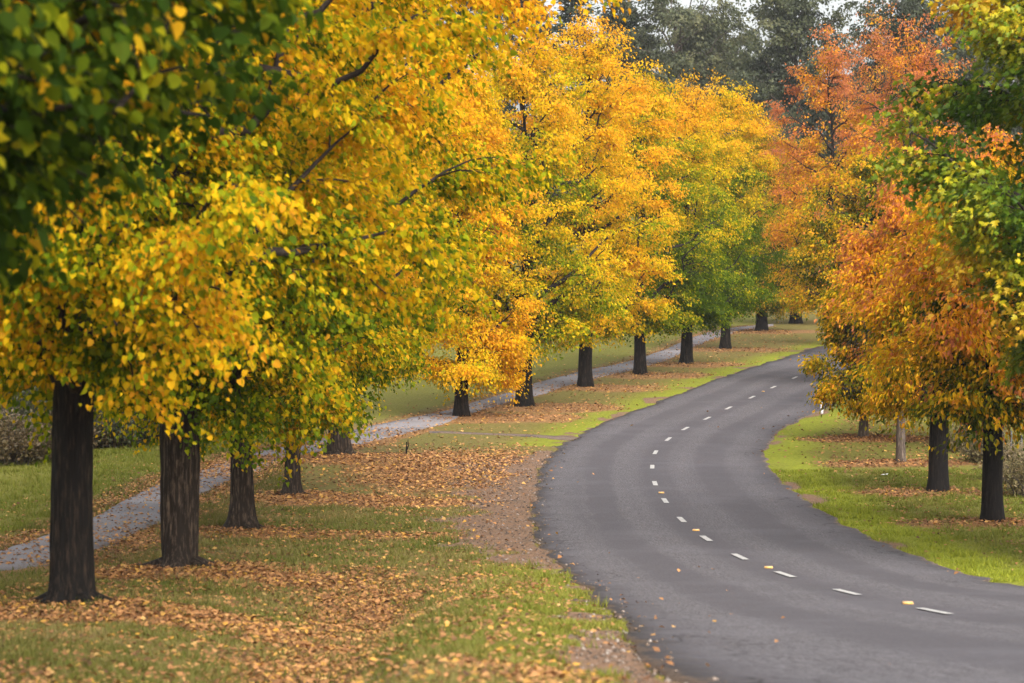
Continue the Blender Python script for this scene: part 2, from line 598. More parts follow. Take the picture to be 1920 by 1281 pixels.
# ------------------------------------------------------------------ road
us = np.concatenate([np.linspace(0, 0.5, 13), np.linspace(0.5, 1, 13)[1:]])
rows = []
for u in us:
    P = edgeL + (edgeC - edgeL) * (u / 0.5) if u <= 0.5 else edgeC + (edgeR - edgeC) * ((u - 0.5) / 0.5)
    rows.append(P)
RP = np.stack(rows, 1)                                   # NR, nu, 2
roadz = terrain(RP[..., 0], RP[..., 1], False) + 0.018 + 0.05 * (1 - (2 * us[None] - 1) ** 2)


def road_z(x, y):
    k = int(((edgeC - np.array([x, y])) ** 2).sum(1).argmin())
    d = np.array([x, y]) - edgeC[k]
    lt = norm((edgeL[k] - edgeC[k])[None])[0]
    o = d @ lt
    wd = np.linalg.norm((edgeL if o > 0 else edgeR)[k] - edgeC[k])
    return float(terrain(x, y, False)) + 0.018 + 0.05 * (1 - min(1, abs(o) / wd) ** 2)


V = np.concatenate([RP, roadz[..., None]], -1)
Lsk = V[:, :1].copy(); Lsk[..., 2] -= 0.3
Rsk = V[:, -1:].copy(); Rsk[..., 2] -= 0.3
V = np.concatenate([Lsk, V, Rsk], 1)
nu = V.shape[1]
ua = np.tile(np.concatenate([[0], us, [1]]), NR)
sa = np.repeat(np.concatenate([[0], np.cumsum(np.linalg.norm(np.diff(edgeC, axis=0), axis=1))]), nu)
ii = np.arange(NR * nu).reshape(NR, nu)
q = np.stack([ii[:-1, :-1], ii[:-1, 1:], ii[1:, 1:], ii[1:, :-1]], -1).reshape(-1, 4)
g = G('asphalt')
P0 = g.pos()
u = g.attr('u', 'Fac')
s = g.attr('s', 'Fac')
cmb = g.node('ShaderNodeCombineXYZ')
g.l.new(g.math('MULTIPLY', u, 14), cmb.inputs[0])
g.l.new(g.math('MULTIPLY', s, 0.03), cmb.inputs[1])
streak = g.noise(1.0, 3, 0.55, cmb.outputs[0])
grain = g.noise(30, 3, 0.9, P0)
grain2 = g.noise(95, 1, 0.8, P0)
patch = g.noise(0.5, 3, 0.5, P0)
cm2 = g.node('ShaderNodeCombineXYZ')
g.l.new(g.math('MULTIPLY', u, 260), cm2.inputs[0])
g.l.new(g.math('MULTIPLY', s, 1.6), cm2.inputs[1])
drag = g.noise(1.0, 3, 0.75, cm2.outputs[0])
sp_ = g.math('ADD', g.math('ADD', g.math('MULTIPLY', grain, 0.55), g.math('MULTIPLY', grain2, 0.2)), g.math('MULTIPLY', drag, 0.25))
c = g.mix(g.ramp(sp_, 0.39, 0.61), (0.032, 0.0285, 0.031), (0.176, 0.162, 0.171))
# wheel paths: polished lighter bands, darker between
tri = g.math('ABSOLUTE', g.math('SUBTRACT', g.math('FRACT', g.math('MULTIPLY', u, 4.0)), 0.5))
band = g.ramp(tri, 0.08, 0.42)
bw = g.math('ADD', g.math('MULTIPLY', band, 0.42), g.math('MULTIPLY', streak, 0.9))
c = g.mix(g.ramp(bw, 0.38, 0.85, 0.0, 0.75), c, (0.072, 0.065, 0.072))
c = g.mix(g.ramp(patch, 0.45, 0.75, 0, 0.25), c, (0.15, 0.14, 0.153))
edge = g.math('MINIMUM', u, g.math('SUBTRACT', 1.0, u))
mott = g.noise(5, 4, 0.65, P0)
c = g.mix(g.ramp(mott, 0.5, 0.8, 0, 0.35), c, (0.07, 0.063, 0.066))
c = g.mix(g.ramp(g.math('ADD', edge, g.math('MULTIPLY', g.math('SUBTRACT', mott, 0.5), 0.10)), 0.0, 0.045, 0.5, 0.0), c, (0.060, 0.050, 0.045))
rag = g.math('ADD', edge, g.math('MULTIPLY', g.math('SUBTRACT', g.noise(2.2, 5, 0.7, P0), 0.5), 0.07))
c = g.mix(g.ramp(rag, 0.002, 0.010, 0.85, 0.0), c, g.mix(g.ramp(grain, 0.4, 0.6), (0.10, 0.068, 0.048), (0.24, 0.17, 0.125)))
# fine cracks
vor = g.node('ShaderNodeTexVoronoi', feature='DISTANCE_TO_EDGE')
vor.inputs['Scale'].default_value = 0.55
wob = g.node('ShaderNodeVectorMath', operation='ADD')
nz3 = g.node('ShaderNodeTexNoise')
nz3.inputs['Scale'].default_value = 1.3
nz3.inputs['Detail'].default_value = 4
g.l.new(P0, nz3.inputs['Vector'])
g.l.new(P0, wob.inputs[0])
g.l.new(nz3.outputs['Color'], wob.inputs[1])
g.l.new(wob.outputs[0], vor.inputs['Vector'])
crack = g.math('MULTIPLY', g.ramp(vor.outputs['Distance'], 0.004, 0.016, 1.0, 0.0), g.ramp(g.math('ADD', edge, g.math('MULTIPLY', patch, 0.25)), 0.17, 0.26, 1.0, 0.0))
c = g.mix(g.math('MULTIPLY', crack, 0.75), c, (0.016, 0.014, 0.014))
M['asphalt'] = g.done(g.principled(c, 0.9, 0.25, g.bump(sp_, 0.35, 0.012)))
road = new_mesh('road', V.reshape(-1, 3), q, M['asphalt'], fattr={'u': ua, 's': sa}, smooth=True)
tag(road, 'grey asphalt road sweeping in an S bend between the tree rows', 'road', kind='structure')

g = G('road_paint')
n = g.noise(12, 5, 0.75, g.pos())
c = g.mix(g.ramp(n, 0.50, 0.66, 0, 0.8), (0.46, 0.445, 0.42), (0.16, 0.15, 0.15))
M['paint'] = g.done(g.principled(c, 0.7, 0.3))
for k in range(len(dash_w)):
    p = dash_w[k]
    a = dash_w[max(k - 1, 0)]
    b = dash_w[min(k + 1, len(dash_w) - 1)]
    t = norm((b - a)[None])[0]
    nrm = np.array([-t[1], t[0]])
    L, Wd = (0.72, 0.062)
    vs = []
    for sgn in np.linspace(-1, 1, 5):
        for e in (-1, 1):
            bend = 0
            xy = p + t * L * sgn + nrm * Wd * e
            vs.append((xy[0], xy[1], road_z(*xy) + 0.016))
    fs = np.array([[2 * i, 2 * i + 1, 2 * i + 3, 2 * i + 2] for i in range(4)])
    new_mesh('lane_dash', vs, fs, M['paint'], parent=road)

# ------------------------------------------------------------------ footpath and spur
g = G('footpath')
P0 = g.pos()
gn = g.noise(45, 3, 0.7, P0)
pt = g.noise(0.25, 2, 0.5, P0)
c = g.mix(g.ramp(gn, 0.3, 0.7), (0.155, 0.143, 0.148), (0.305, 0.285, 0.292))
c = g.mix(g.ramp(pt, 0.45, 0.6, 0, 0.55), c, (0.12, 0.112, 0.118))
c = g.mix(g.ramp(g.noise(5, 3, 0.6, P0), 0.55, 0.75, 0, 0.5), c, (0.22, 0.15, 0.10))
M['path'] = g.done(g.principled(c, 0.85, 0.25, g.bump(gn, 0.3, 0.01)))


def strip(name, A, B, lift, mat, nu=6):
    f = np.linspace(0, 1, nu)
    P = A[:, None] * (1 - f[None, :, None]) + B[:, None] * f[None, :, None]
    z = terrain(P[..., 0], P[..., 1]) + lift
    V = np.concatenate([P, z[..., None]], -1)
    a, b = V[:, :1].copy(), V[:, -1:].copy()
    a[..., 2] -= 0.12
    b[..., 2] -= 0.12
    V = np.concatenate([a, V, b], 1)
    n, m = V.shape[:2]
    ii = np.arange(n * m).reshape(n, m)
    q = np.stack([ii[:-1, :-1], ii[:-1, 1:], ii[1:, 1:], ii[1:, :-1]], -1).reshape(-1, 4)
    return new_mesh(name, V.reshape(-1, 3), q, mat, smooth=True)


tag(strip('path', pathL, pathR, 0.02, M['path']), 'grey footpath behind the left row of trees, edged with leaves', 'path', kind='structure')
tag(strip('side_path', spurU, spurD, 0.025, M['asphalt'], 4), 'narrow dark asphalt strip crossing the verge to the road', 'path', kind='structure')


# ------------------------------------------------------------------ leaves
def leaf_shape(kind):
    if kind == 'heart':
        v = np.array([(0, .04, 0), (-.30, -.03, .06), (-.47, .27, .11), (-.36, .66, .08), (0, 1.05, -.16), (.36, .66, .08), (.47, .27, .11), (.30, -.03, .06)], float)
        f = np.array([[0, 4, 3, 2, 1], [0, 7, 6, 5, 4]])
    elif kind == 'oval':
        v = np.array([(0, 0, 0), (-.24, .3, .05), (-.22, .66, .05), (0, 1.05, -.16), (.22, .66, .05), (.24, .3, .05)], float)
        f = np.array([[0, 3, 2, 1], [0, 5, 4, 3]])
    elif kind == 'star':
        v = np.array([(0, 0, 0), (-.28, .05, .05), (-.52, .38, .10), (-.22, .45, .04), (-.36, .86, .06), (-.08, .66, 0), (0, 1.08, -.12),
                      (.08, .66, 0), (.36, .86, .06), (.22, .45, .04), (.52, .38, .10), (.28, .05, .05)], float)
        f = np.array([[0, 6, 5, 4, 3, 2, 1], [0, 11, 10, 9, 8, 7, 6]])
    elif kind == 'rhomb':
        v = np.array([(0, 0, 0), (-.38, .45, .08), (0, 1, -.08), (.38, .45, .08)], float)
        f = np.array([[0, 3, 2, 1]])
    elif kind == 'needle':
        v = np.array([(-.16, 0, 0), (.16, 0, 0), (.09, .6, .05), (-.09, .6, .05), (0, 1.1, -.05)], float)
        f = np.array([[0, 1, 2, 3]])
        v = v[:4]
    return v, f


def build_leaves(name, pos, axis_dir, nrm, size, cols, kind, mat, parent):
    v, f = leaf_shape(kind)
    y = norm(axis_dir)
    x = norm(np.cross(y, nrm))
    z = np.cross(x, y)
    n = len(pos)
    q_ = np.random.default_rng(n)
    wx = q_.uniform(0.7, 1.12, (n, 1, 1))
    cz = q_.normal(1.1, 0.9, (n, 1, 1))
    W = (pos[:, None, :] + size[:, None, None] * (v[None, :, 0:1] * wx * x[:, None] + v[None, :, 1:2] * y[:, None] + v[None, :, 2:3] * cz * z[:, None]))
    faces = (f[None] + (np.arange(n) * len(v))[:, None, None]).reshape(-1, f.shape[1])
    C = np.repeat(cols[:, None], len(v), axis=1)
    rim = (q_.uniform(0, 1, (n, len(v), 1)) < 0.16) * q_.uniform(0.1, 0.45, (n, len(v), 1))      # browned spots and rims
    C = (C * q_.uniform(0.86, 1.08, (n, len(v), 1)) * (1 - rim) + rim * C * np.array([0.75, 0.5, 0.45])).reshape(-1, 3)
    return new_mesh(name, W.reshape(-1, 3), faces, mat, parent=parent, cols=C)


def tubes(lines, radii, sides):
    """lines (n,k,3), radii (n,k) -> verts, quads"""
    n, k, _ = lines.shape
    if n == 0:
        return np.zeros((0, 3)), np.zeros((0, 4), int)
    tan = np.gradient(lines, axis=1)
    tan = norm(tan)
    ref = np.where(np.abs(tan[..., 2:3]) > 0.9, np.array([1.0, 0, 0]), np.array([0, 0, 1.0]))
    a = norm(np.cross(tan, ref))
    b = np.cross(tan, a)
    th = np.linspace(0, 2 * np.pi, sides, endpoint=False)
    V = lines[:, :, None] + radii[:, :, None, None] * (np.cos(th)[None, None, :, None] * a[:, :, None] + np.sin(th)[None, None, :, None] * b[:, :, None])
    ii = np.arange(n * k * sides).reshape(n, k, sides)
    jj = np.roll(ii, -1, axis=2)
    q = np.stack([ii[:, :-1], jj[:, :-1], jj[:, 1:], ii[:, 1:]], -1).reshape(-1, 4)
    return V.reshape(-1, 3), q


def join(parts):
    vs, fs, o = [], [], 0
    for v, f in parts:
        vs.append(v)
        fs.append(f + o)
        o += len(v)
    return np.vstack(vs), np.vstack(fs)


def palette(v, pal):
    """pal: list of (pos, rgb)"""
    xs = [p[0] for p in pal]
    return np.stack([np.interp(v, xs, [p[1][k] for p in pal]) for k in range(3)], 1)


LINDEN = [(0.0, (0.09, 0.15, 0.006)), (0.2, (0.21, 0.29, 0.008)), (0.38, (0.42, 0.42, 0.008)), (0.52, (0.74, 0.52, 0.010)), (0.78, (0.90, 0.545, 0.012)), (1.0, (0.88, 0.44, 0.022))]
LINDEN_SHADED = [(0.0, (0.032, 0.068, 0.006)), (0.35, (0.065, 0.115, 0.008)), (0.6, (0.17, 0.22, 0.008)), (0.8, (0.40, 0.36, 0.010)), (1.0, (0.72, 0.40, 0.014))]  # greener leaves of the near tree, its shade darkened into the colour
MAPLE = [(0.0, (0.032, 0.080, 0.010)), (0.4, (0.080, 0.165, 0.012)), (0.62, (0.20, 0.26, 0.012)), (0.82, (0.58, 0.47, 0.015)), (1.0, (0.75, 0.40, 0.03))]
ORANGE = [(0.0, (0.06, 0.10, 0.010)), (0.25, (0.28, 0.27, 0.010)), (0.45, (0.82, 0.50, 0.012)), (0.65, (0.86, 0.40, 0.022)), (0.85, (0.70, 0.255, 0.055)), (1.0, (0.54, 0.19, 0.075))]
GUM = [(0.0, (0.045, 0.055, 0.030)), (0.5, (0.088, 0.102, 0.050)), (1.0, (0.17, 0.165, 0.070))]
PINE = [(0.0, (0.018, 0.028, 0.016)), (1.0, (0.045, 0.06, 0.03))]


def tree(name, label, cat, group, base, H, Rc, tr, crown_base, seed, env=None, pal=LINDEN, v0=0.5, kz=0.5, kr=0.35, kn=0.7, kl=0.28, n_limb=26, n2_=9, n3=7, n_leaf=16,
         leaf=0.17, kind='heart', mat='leaf', bark='bark', twig='twig', low=0.0, droop=0.35, top_sparse=0.0, detail=False, lean=(0, 0), shift=(0, 0), sides=10, twig_r=0.006,
         flare=0.3, asym=None, trunk_top=None, keep=None, fork=0.0, twig_len=(0.55, 1.0), spread=0.13, hang=0.55, density=1.0, gap=0.30, layer=0.45):
    r = np.random.default_rng(seed)
    bx, by = base
    bz = float(terrain(bx, by))
    root = empty(name, (bx, by, bz))
    tag(root, label, cat, group)
    env = env or [(0, 0.55), (0.12, 0.85), (0.3, 1.0), (0.55, 0.92), (0.8, 0.6), (1.0, 0.12)]
    ex, er = [e[0] for e in env], [e[1] for e in env]
    zc0 = crown_base + low                       # lowest leaf height
    # ---- trunk line
    nk = 40
    zt = np.linspace(-0.35, H * 0.86, nk)
    wob = 0.012 * H
    ph = r.uniform(0, 6.28, 4)
    fz = np.clip(zt / H, 0, 1)
    cx = lean[0] * fz + wob * (np.sin(zt * 0.55 + ph[0]) - np.sin(ph[0])) * fz + shift[0] * fz ** 2
    cy = lean[1] * fz + wob * (np.sin(zt * 0.5 + ph[1]) - np.sin(ph[1])) * fz + shift[1] * fz ** 2

    def at_trunk(z):
        return np.stack([np.interp(z, zt, cx), np.interp(z, zt, cy), z], -1)

    def trunk_rad(z):
        z = np.asarray(z, float)
        rr = tr * np.interp(z, [-1, 0, crown_base, crown_base + 0.35 * (H - crown_base), H * 0.86], [1.06, 1.05, 0.92 + fork, 0.5, 0.06])
        return rr * (1 + flare * np.exp(-np.maximum(z, 0) / 0.28))

    # ---- trunk mesh
    if detail:
        ns, nz = 110, 240
        zz = np.linspace(-0.35, crown_base * 1.5, nz)
        th = np.linspace(0, 2 * np.pi, ns, endpoint=False)
        TH, ZZ = np.meshgrid(th, zz)
        c3 = np.stack([np.cos(TH).ravel() * 4.2, np.sin(TH).ravel() * 4.2, ZZ.ravel() * 0.9], 1)
        w1 = vnoise(np.stack([np.cos(TH).ravel() * 1.2, np.sin(TH).ravel() * 1.2, ZZ.ravel() * 1.6], 1), seed + 1) - 0.5
        a1 = np.abs(vnoise(c3 + np.stack([w1, w1, 0 * w1], 1) * 1.1, seed + 2) - 0.5) * 2
        a2 = np.abs(vnoise(c3 * np.array([2.2, 2.2, 2.6]), seed + 3) - 0.5) * 2
        ridge = 0.65 * (1 - a1) + 0.35 * (1 - a2)
        rad = trunk_rad(ZZ.ravel())
        fl = vnoise(np.stack([np.cos(TH).ravel() * 1.1 + 5, np.sin(TH).ravel() * 1.1, 0 * ZZ.ravel()], 1), seed + 9)
        rad = rad * (1 + (fl - 0.45) * 1.3 * np.exp(-np.maximum(ZZ.ravel(), 0) / 0.24)) + (ridge - 0.6) * 0.055 * (tr / 0.28) ** 0.5
        rad = rad * (1 + 0.10 * (vnoise(np.stack([np.cos(TH).ravel() * .8, np.sin(TH).ravel() * .8, ZZ.ravel() * .7], 1), seed + 5) - 0.5))
        ctr = at_trunk(ZZ.ravel())
        V = np.stack([ctr[:, 0] + rad * np.cos(TH).ravel(), ctr[:, 1] + rad * np.sin(TH).ravel(), ZZ.ravel()], 1)
        ii = np.arange(ns * nz).reshape(nz, ns)
        jj = np.roll(ii, -1, 1)
        Q = np.stack([ii[:-1], jj[:-1], jj[1:], ii[1:]], -1).reshape(-1, 4)
        zz2 = np.linspace(crown_base * 1.45, H * 0.86, 20)
        t2 = tubes(at_trunk(zz2)[None], trunk_rad(zz2)[None], 12)
        nrt = 6
        ra = r.uniform(0, 6.28) + np.arange(nrt) * 6.28 / nrt + r.uniform(-.3, .3, nrt)
        rl = r.uniform(0.5, 1.25, nrt) * (tr / 0.28)
        tt_ = np.linspace(0, 1, 9)
        rt = np.zeros((nrt, 9, 3))
        for j in range(nrt):
            aa = ra[j] + 0.35 * r.normal() * tt_
            dd = tr * 0.75 + rl[j] * tt_
            rt[j, :, 0] = at_trunk(0.0)[0] + dd * np.cos(aa)
            rt[j, :, 1] = at_trunk(0.0)[1] + dd * np.sin(aa)
            rt[j, :, 2] = terrain(bx + rt[j, :, 0], by + rt[j, :, 1]) - bz + 0.10 * (1 - tt_) ** 3 - 0.05 * tt_ - 0.01
        troot = tubes(rt, np.tile(tr * (0.36 * (1 - tt_) ** 1.3 + 0.07), (nrt, 1)), 9)
        V, Q = join([(V, Q), t2, troot])
    else:
        V, Q = tubes(np.stack([cx, cy, zt], -1)[None], trunk_rad(zt)[None], 16)
        nz_ = vnoise(V * np.array([5, 5, 1.2]), seed) - 0.5
        V = V + norm(V - at_trunk(V[:, 2])) * (nz_ * 0.05)[:, None]
    new_mesh('trunk', V, Q, M[bark], parent=root, smooth=True)

    # ---- limbs
    n = n_limb
    fr = np.clip((np.arange(n) + r.uniform(0.1, 0.9, n)) / n, 0, 1)
    fr = fr ** 0.92
    azm = np.arange(n) * 2.39996 + r.uniform(-0.5, 0.5, n) + r.uniform(0, 6.28)
    env_r = np.interp(fr, ex, er) * Rc * r.uniform(0.82, 1.1, n)
    if asym is not None:
        dirx, amt = asym
        env_r = env_r * (1 + amt * np.cos(azm - dirx))
    ze = zc0 + fr * (H - zc0)
    cen = at_trunk(np.minimum(ze, H * 0.85))
    E = np.stack([cen[:, 0] + env_r * np.cos(azm), cen[:, 1] + env_r * np.sin(azm), ze], 1)
    zs = np.clip(ze - env_r * r.uniform(0.5, 1.0, n), crown_base * r.uniform(0.85, 1.08, n), H * 0.8)
    S = at_trunk(zs)
    mid = 0.5 * (S + E)
    mid[:, 2] += env_r * r.uniform(0.1, 0.28, n) * np.where(ze < zs + 0.5, 1.3, 0.5)
    k1 = 14
    t = np.linspace(0, 1, k1)[None, :, None]
    L1 = (1 - t) ** 2 * S[:, None] + 2 * t * (1 - t) * mid[:, None] + t * t * E[:, None]
    wv = np.stack([vnoise(np.stack([t[0, :, 0].repeat(1) * 4 + 17 * i, np.full(k1, seed % 97), np.zeros(k1)], 1), 31 + d) for i in range(n) for d in range(3)], 0).reshape(n, 3, k1).transpose(0, 2, 1) - 0.5
    L1 = L1 + wv * (env_r * 0.22)[:, None, None] * np.sin(np.pi * np.minimum(t, 0.98))
    r0 = np.clip(0.018 * env_r + 0.014, 0.02, 0.5 * tr) * np.where(fr < 0.5, 1.25, 1.0)
    R1 = r0[:, None] * np.interp(np.linspace(0, 1, k1), [0, 0.08, 1], [1.6, 1.0, 0.1])[None]

    def sample(L, Rr, idx, tt):
        k = L.shape[1]
        f = tt * (k - 1)
        i0 = np.clip(np.floor(f).astype(int), 0, k - 2)
        a = (f - i0)[:, None]
        p = L[idx, i0] * (1 - a) + L[idx, i0 + 1] * a
        d = norm(L[idx, i0 + 1] - L[idx, i0])
        return p, d, Rr[idx, i0]

    def side_dirs(d, ang, m):
        rnd = r.normal(size=(m, 3))
        perp = norm(rnd - (rnd * d).sum(1, keepdims=True) * d)
        return norm(np.cos(ang)[:, None] * d + np.sin(ang)[:, None] * perp)

    # ---- secondary
    m = n * n2_
    idx = np.repeat(np.arange(n), n2_)
    tt = np.tile((np.arange(n2_) + 0.5) / n2_, n) * 0.92 + 0.1 + r.uniform(-.06, .06, m)
    tt = np.clip(tt, 0.08, 1.0)
    p, d, rr = sample(L1, R1, idx, tt)
    d2 = side_dirs(d, r.uniform(0.5, 1.15, m), m)
    d2[:, 2] *= 1 - layer
    d2 = norm(d2 + np.array([0, 0, 0.15]))
    len2 = (0.16 + 0.2 * r.uniform(0, 1, m)) * np.maximum(env_r[idx], 0.45 * Rc) * (1.1 - 0.35 * tt)
    k2 = 7
    t = np.linspace(0, 1, k2)[None, :, None]
    L2 = p[:, None] + d2[:, None] * (t * len2[:, None, None])
    L2[..., 2] -= (t[..., 0] ** 2) * (len2 * droop * r.uniform(0.2, 1.4, m))[:, None]
    L2 = L2 + (r.normal(size=(m, k2, 3)) * 0.025 * len2[:, None, None]) * t
    R2 = np.minimum(rr * 0.6, 0.03)[:, None] * np.linspace(1, 0.3, k2)[None]
    # ---- twigs
    m3 = m * n3
    idx = np.repeat(np.arange(m), n3)
    tt = np.clip(np.tile((np.arange(n3) + 0.6) / n3, m) + r.uniform(-.08, .08, m3), 0.05, 1.0)
    p, d, rr = sample(L2, R2, idx, tt)
    d3 = side_dirs(d, r.uniform(0.3, 1.2, m3), m3)
    d3[:, 2] *= 1 - layer
    d3 = norm(d3)
    len3 = r.uniform(*twig_len, m3)
    k3 = 4
    t = np.linspace(0, 1, k3)[None, :, None]
    L3 = p[:, None] + d3[:, None] * (t * len3[:, None, None])
    L3[..., 2] -= (t[..., 0] ** 2) * (len3 * droop * 1.1)[:, None]
    R3 = np.minimum(rr * 0.7, twig_r)[:, None] * np.linspace(1, 0.5, k3)[None]
    if keep is not None:                         # prune foliage that the crown does not have
        wp = L3[:, -1] + np.array([bx, by, bz])
        ok = keep(wp, r)
        L3, R3, len3, d3, idx = L3[ok], R3[ok], len3[ok], d3[ok], idx[ok]
        ok2 = keep(L2[:, -1] + np.array([bx, by, bz]), r)
        L2d, R2d = L2[ok2], R2[ok2]
    else:
        L2d, R2d = L2, R2
    if keep is not None:
        okl = keep(L1[:, -1] + np.array([bx, by, bz]), r) & keep(L1[:, 9] + np.array([bx, by, bz]), r)
        L1, R1 = L1[okl], R1[okl]
    parts = [tubes(L1, R1, 7), tubes(L2d, R2d, 4), tubes(L3[:, ::1], R3, 3)]
    V, Q = join(parts)
    new_mesh('branches', V, Q, M[twig], parent=root, smooth=True)
    # ---- leaves
    q3 = len(L3)
    idx = np.repeat(np.arange(q3), n_leaf)
    m4 = len(idx)
    tt = r.uniform(0.12, 1.05, m4)
    tt = np.clip(tt, 0, 1)
    p, d, _ = sample(L3, R3, idx, tt)
    p = p + r.normal(size=(m4, 3)) * spread * np.array([1, 1, 0.9 - 0.7 * layer])
    zf = (p[:, 2] - zc0) / (H - zc0)
    ok = np.ones(m4, bool)
    if top_sparse > 0:
        ok &= r.uniform(0, 1, m4) > np.clip((zf - (1 - top_sparse)) / top_sparse, 0, 1) * 0.86
    ok &= r.uniform(0, 1, m4) < density
    if gap > 0:                                  # openings between the leaf sprays
        gn_ = 0.6 * vnoise(p * np.array([0.75, 0.75, 1.15]) + seed * 1.3, seed + 7) + 0.4 * vnoise(p * np.array([1.7, 1.7, 2.6]) + seed, seed + 8)
        ok &= gn_ + r.uniform(-0.05, 0.05, m4) > gap
    p, d, zf, idx = p[ok], d[ok], zf[ok], idx[ok]
    m4 = len(p)
    ctr = at_trunk(np.clip(p[:, 2], 0, H * 0.86))
    rv = p[:, :2] - ctr[:, :2]
    rad = np.linalg.norm(rv, axis=1)
    rf = rad / np.maximum(np.interp(np.clip(zf, 0, 1), ex, er) * Rc, 0.5)
    out = np.concatenate([rv / np.maximum(rad, 0.1)[:, None], np.zeros((m4, 1))], 1)
    ax = norm(0.45 * d + 0.35 * out + np.array([0, 0, -hang]) + r.normal(size=(m4, 3)) * 0.4)
    nr = norm(out * 0.5 + np.array([0, 0, 0.5 + 0.4 * layer]) + r.normal(size=(m4, 3)) * 0.55)
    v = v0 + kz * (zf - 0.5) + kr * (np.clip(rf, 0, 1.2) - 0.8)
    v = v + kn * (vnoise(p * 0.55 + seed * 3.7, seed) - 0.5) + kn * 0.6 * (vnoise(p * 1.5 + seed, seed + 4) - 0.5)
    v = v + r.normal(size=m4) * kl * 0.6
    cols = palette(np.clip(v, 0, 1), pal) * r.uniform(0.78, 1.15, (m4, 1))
    sz = leaf * r.uniform(0.5, 1.25, m4)
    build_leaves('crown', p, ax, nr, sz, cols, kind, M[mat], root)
    return root


# ------------------------------------------------------------------ the left row of lindens
def px_world(x, y, D):
    """point at depth D on the ray through a pixel"""
    cx_, cy_ = (x - 960.0) / F, -(y - 640.5) / F
    c_, s_ = math.cos(PITCH), math.sin(PITCH)
    d = np.array([cx_, c_ + cy_ * s_, -s_ + cy_ * c_])
    return np.array([0, 0, CZ]) + d / d[1] * D


BROAD = [(0, 0.6), (0.1, 0.85), (0.3, 1.0), (0.6, 1.0), (0.8, 0.75), (1.0, 0.2)]
OVAL = [(0, 0.62), (0.12, 0.9), (0.3, 1.0), (0.5, 0.96), (0.72, 0.76), (0.9, 0.42), (1.0, 0.08)]
ROWG = 'autumn trees in the row along the left of the road'
big = dict(n_limb=36, n2_=10, n3=8, n_leaf=54, kind='heart', detail=True, env=BROAD, leaf=0.094, kr=0.15, kl=0.45, flare=0.3, gap=0.24)
tree('linden_tree', 'big yellow and green tree with the thickest dark trunk, nearest trunk at the far left', 'tree', ROWG, left_w[0], 14.5, 4.8, 0.275, 3.1, 101,
     v0=0.62, kz=0.3, low=1.05, asym=(0.3, 0.1), **big)
tree('linden_tree', 'yellow and green tree whose brown furrowed trunk widens into a fork under the leaves', 'tree', ROWG, left_w[1], 15.5, 5.0, 0.29, 2.95, 102,
     v0=0.66, kz=0.5, low=0.95, fork=0.22, asym=(0.0, 0.06), bark='bark_mid', shift=(1.3, 0), **{**big, 'n_limb': 40})
tree('linden_tree', 'third yellow green tree from the left, trunk flaring at its foot on green lawn', 'tree', ROWG, left_w[2], 15, 4.2, 0.235, 2.2, 103,
     v0=0.56, kz=0.45, low=0.75, bark='bark_mid', **big)
tree('linden_tree', 'green and yellow tree on the slimmest leaning trunk, low boughs sweeping toward the road', 'tree', ROWG, left_w[3], 14.5, 3.6, 0.19, 2.2, 104,
     v0=0.42, kz=0.5, low=0.85, lean=(0.5, 0), asym=(0, 0.12), bark='bark_mid', **big)
tree('linden_tree', 'yellow tree on a short stout trunk above a bank of rust coloured fallen leaves', 'tree', ROWG, left_w[4], 15, 3.3, 0.30, 1.9, 105,
     v0=0.62, kz=0.4, low=1.0, bark='bark_mid', **big)
mid = dict(n_limb=38, n2_=11, n3=7, n_leaf=32, kind='rhomb', env=OVAL, leaf=0.125, kr=0.2, gap=0.33, spread=0.17, layer=0.65)
tree('linden_tree', 'bright golden tree whose low leaves almost hide its trunk beside the footpath', 'tree', ROWG, left_w[5], 13.5, 2.4, 0.27, 1.5, 106,
     v0=0.78, kz=0.1, low=-0.35, **mid)
tree('linden_tree', 'yellow green tree on a straight dark trunk, first clear trunk beyond the golden tree', 'tree', ROWG, left_w[6], 15.5, 4.4, 0.32, 2.5, 107,
     v0=0.52, kz=0.5, low=0.45, top_sparse=0.25, **mid)
tree('linden_tree', 'tallest orange yellow tree of the row with a thin wispy leafed top', 'tree', ROWG, left_w[7], 17.0, 4.0, 0.30, 2.2, 108,
     v0=0.82, kz=0.35, low=0.3, top_sparse=0.4, **mid)
tree('linden_tree', 'tree with lime green lower boughs and an orange tip toward the road', 'tree', ROWG, left_w[8], 15.2, 3.8, 0.29, 2.4, 109,
     v0=0.40, kz=0.8, low=0.3, top_sparse=0.3, **mid)
tree('linden_tree', 'mid green tree with gold upper crown, trunk standing against the grey footpath', 'tree', ROWG, left_w[9], 14.8, 3.5, 0.30, 2.1, 110,
     v0=0.46, kz=1.0, low=0.2, top_sparse=0.3, **mid)
tree('linden_tree', 'deep green tree with yellow top on a slim black trunk just before the path ends', 'tree', ROWG, left_w[10], 15.6, 3.0, 0.27, 2.2, 111,
     v0=0.32, kz=1.1, low=0.2, top_sparse=0.3, **mid)
tree('linden_tree', 'far mixed orange and green tree at the top of the verge where the road disappears', 'tree', ROWG, left_w[11], 13.5, 3.6, 0.36, 1.4, 112,
     pal=ORANGE, v0=0.32, kz=0.35, low=0.1, **mid)
tree('linden_tree', 'most distant orange leafed tree of the row, small dark foot beside the far road bend', 'tree', ROWG, hit(1492, 606), 13, 4.0, 0.40, 1.4, 113,
     pal=ORANGE, v0=0.40, kz=0.2, **mid)


# overhanging boughs of the tree beside the camera: foliage ends along a slanting lower face
def keep0(wp, r):
    lo_ = 7.9 + 0.8 * (wp[:, 0] + 3.6) + 1.0 * (vnoise(wp * 1.1, 9) - 0.5)
    return (wp[:, 2] > lo_) & (wp[:, 0] < -1.7 + 0.6 * (vnoise(wp * 1.3, 10) - 0.5))


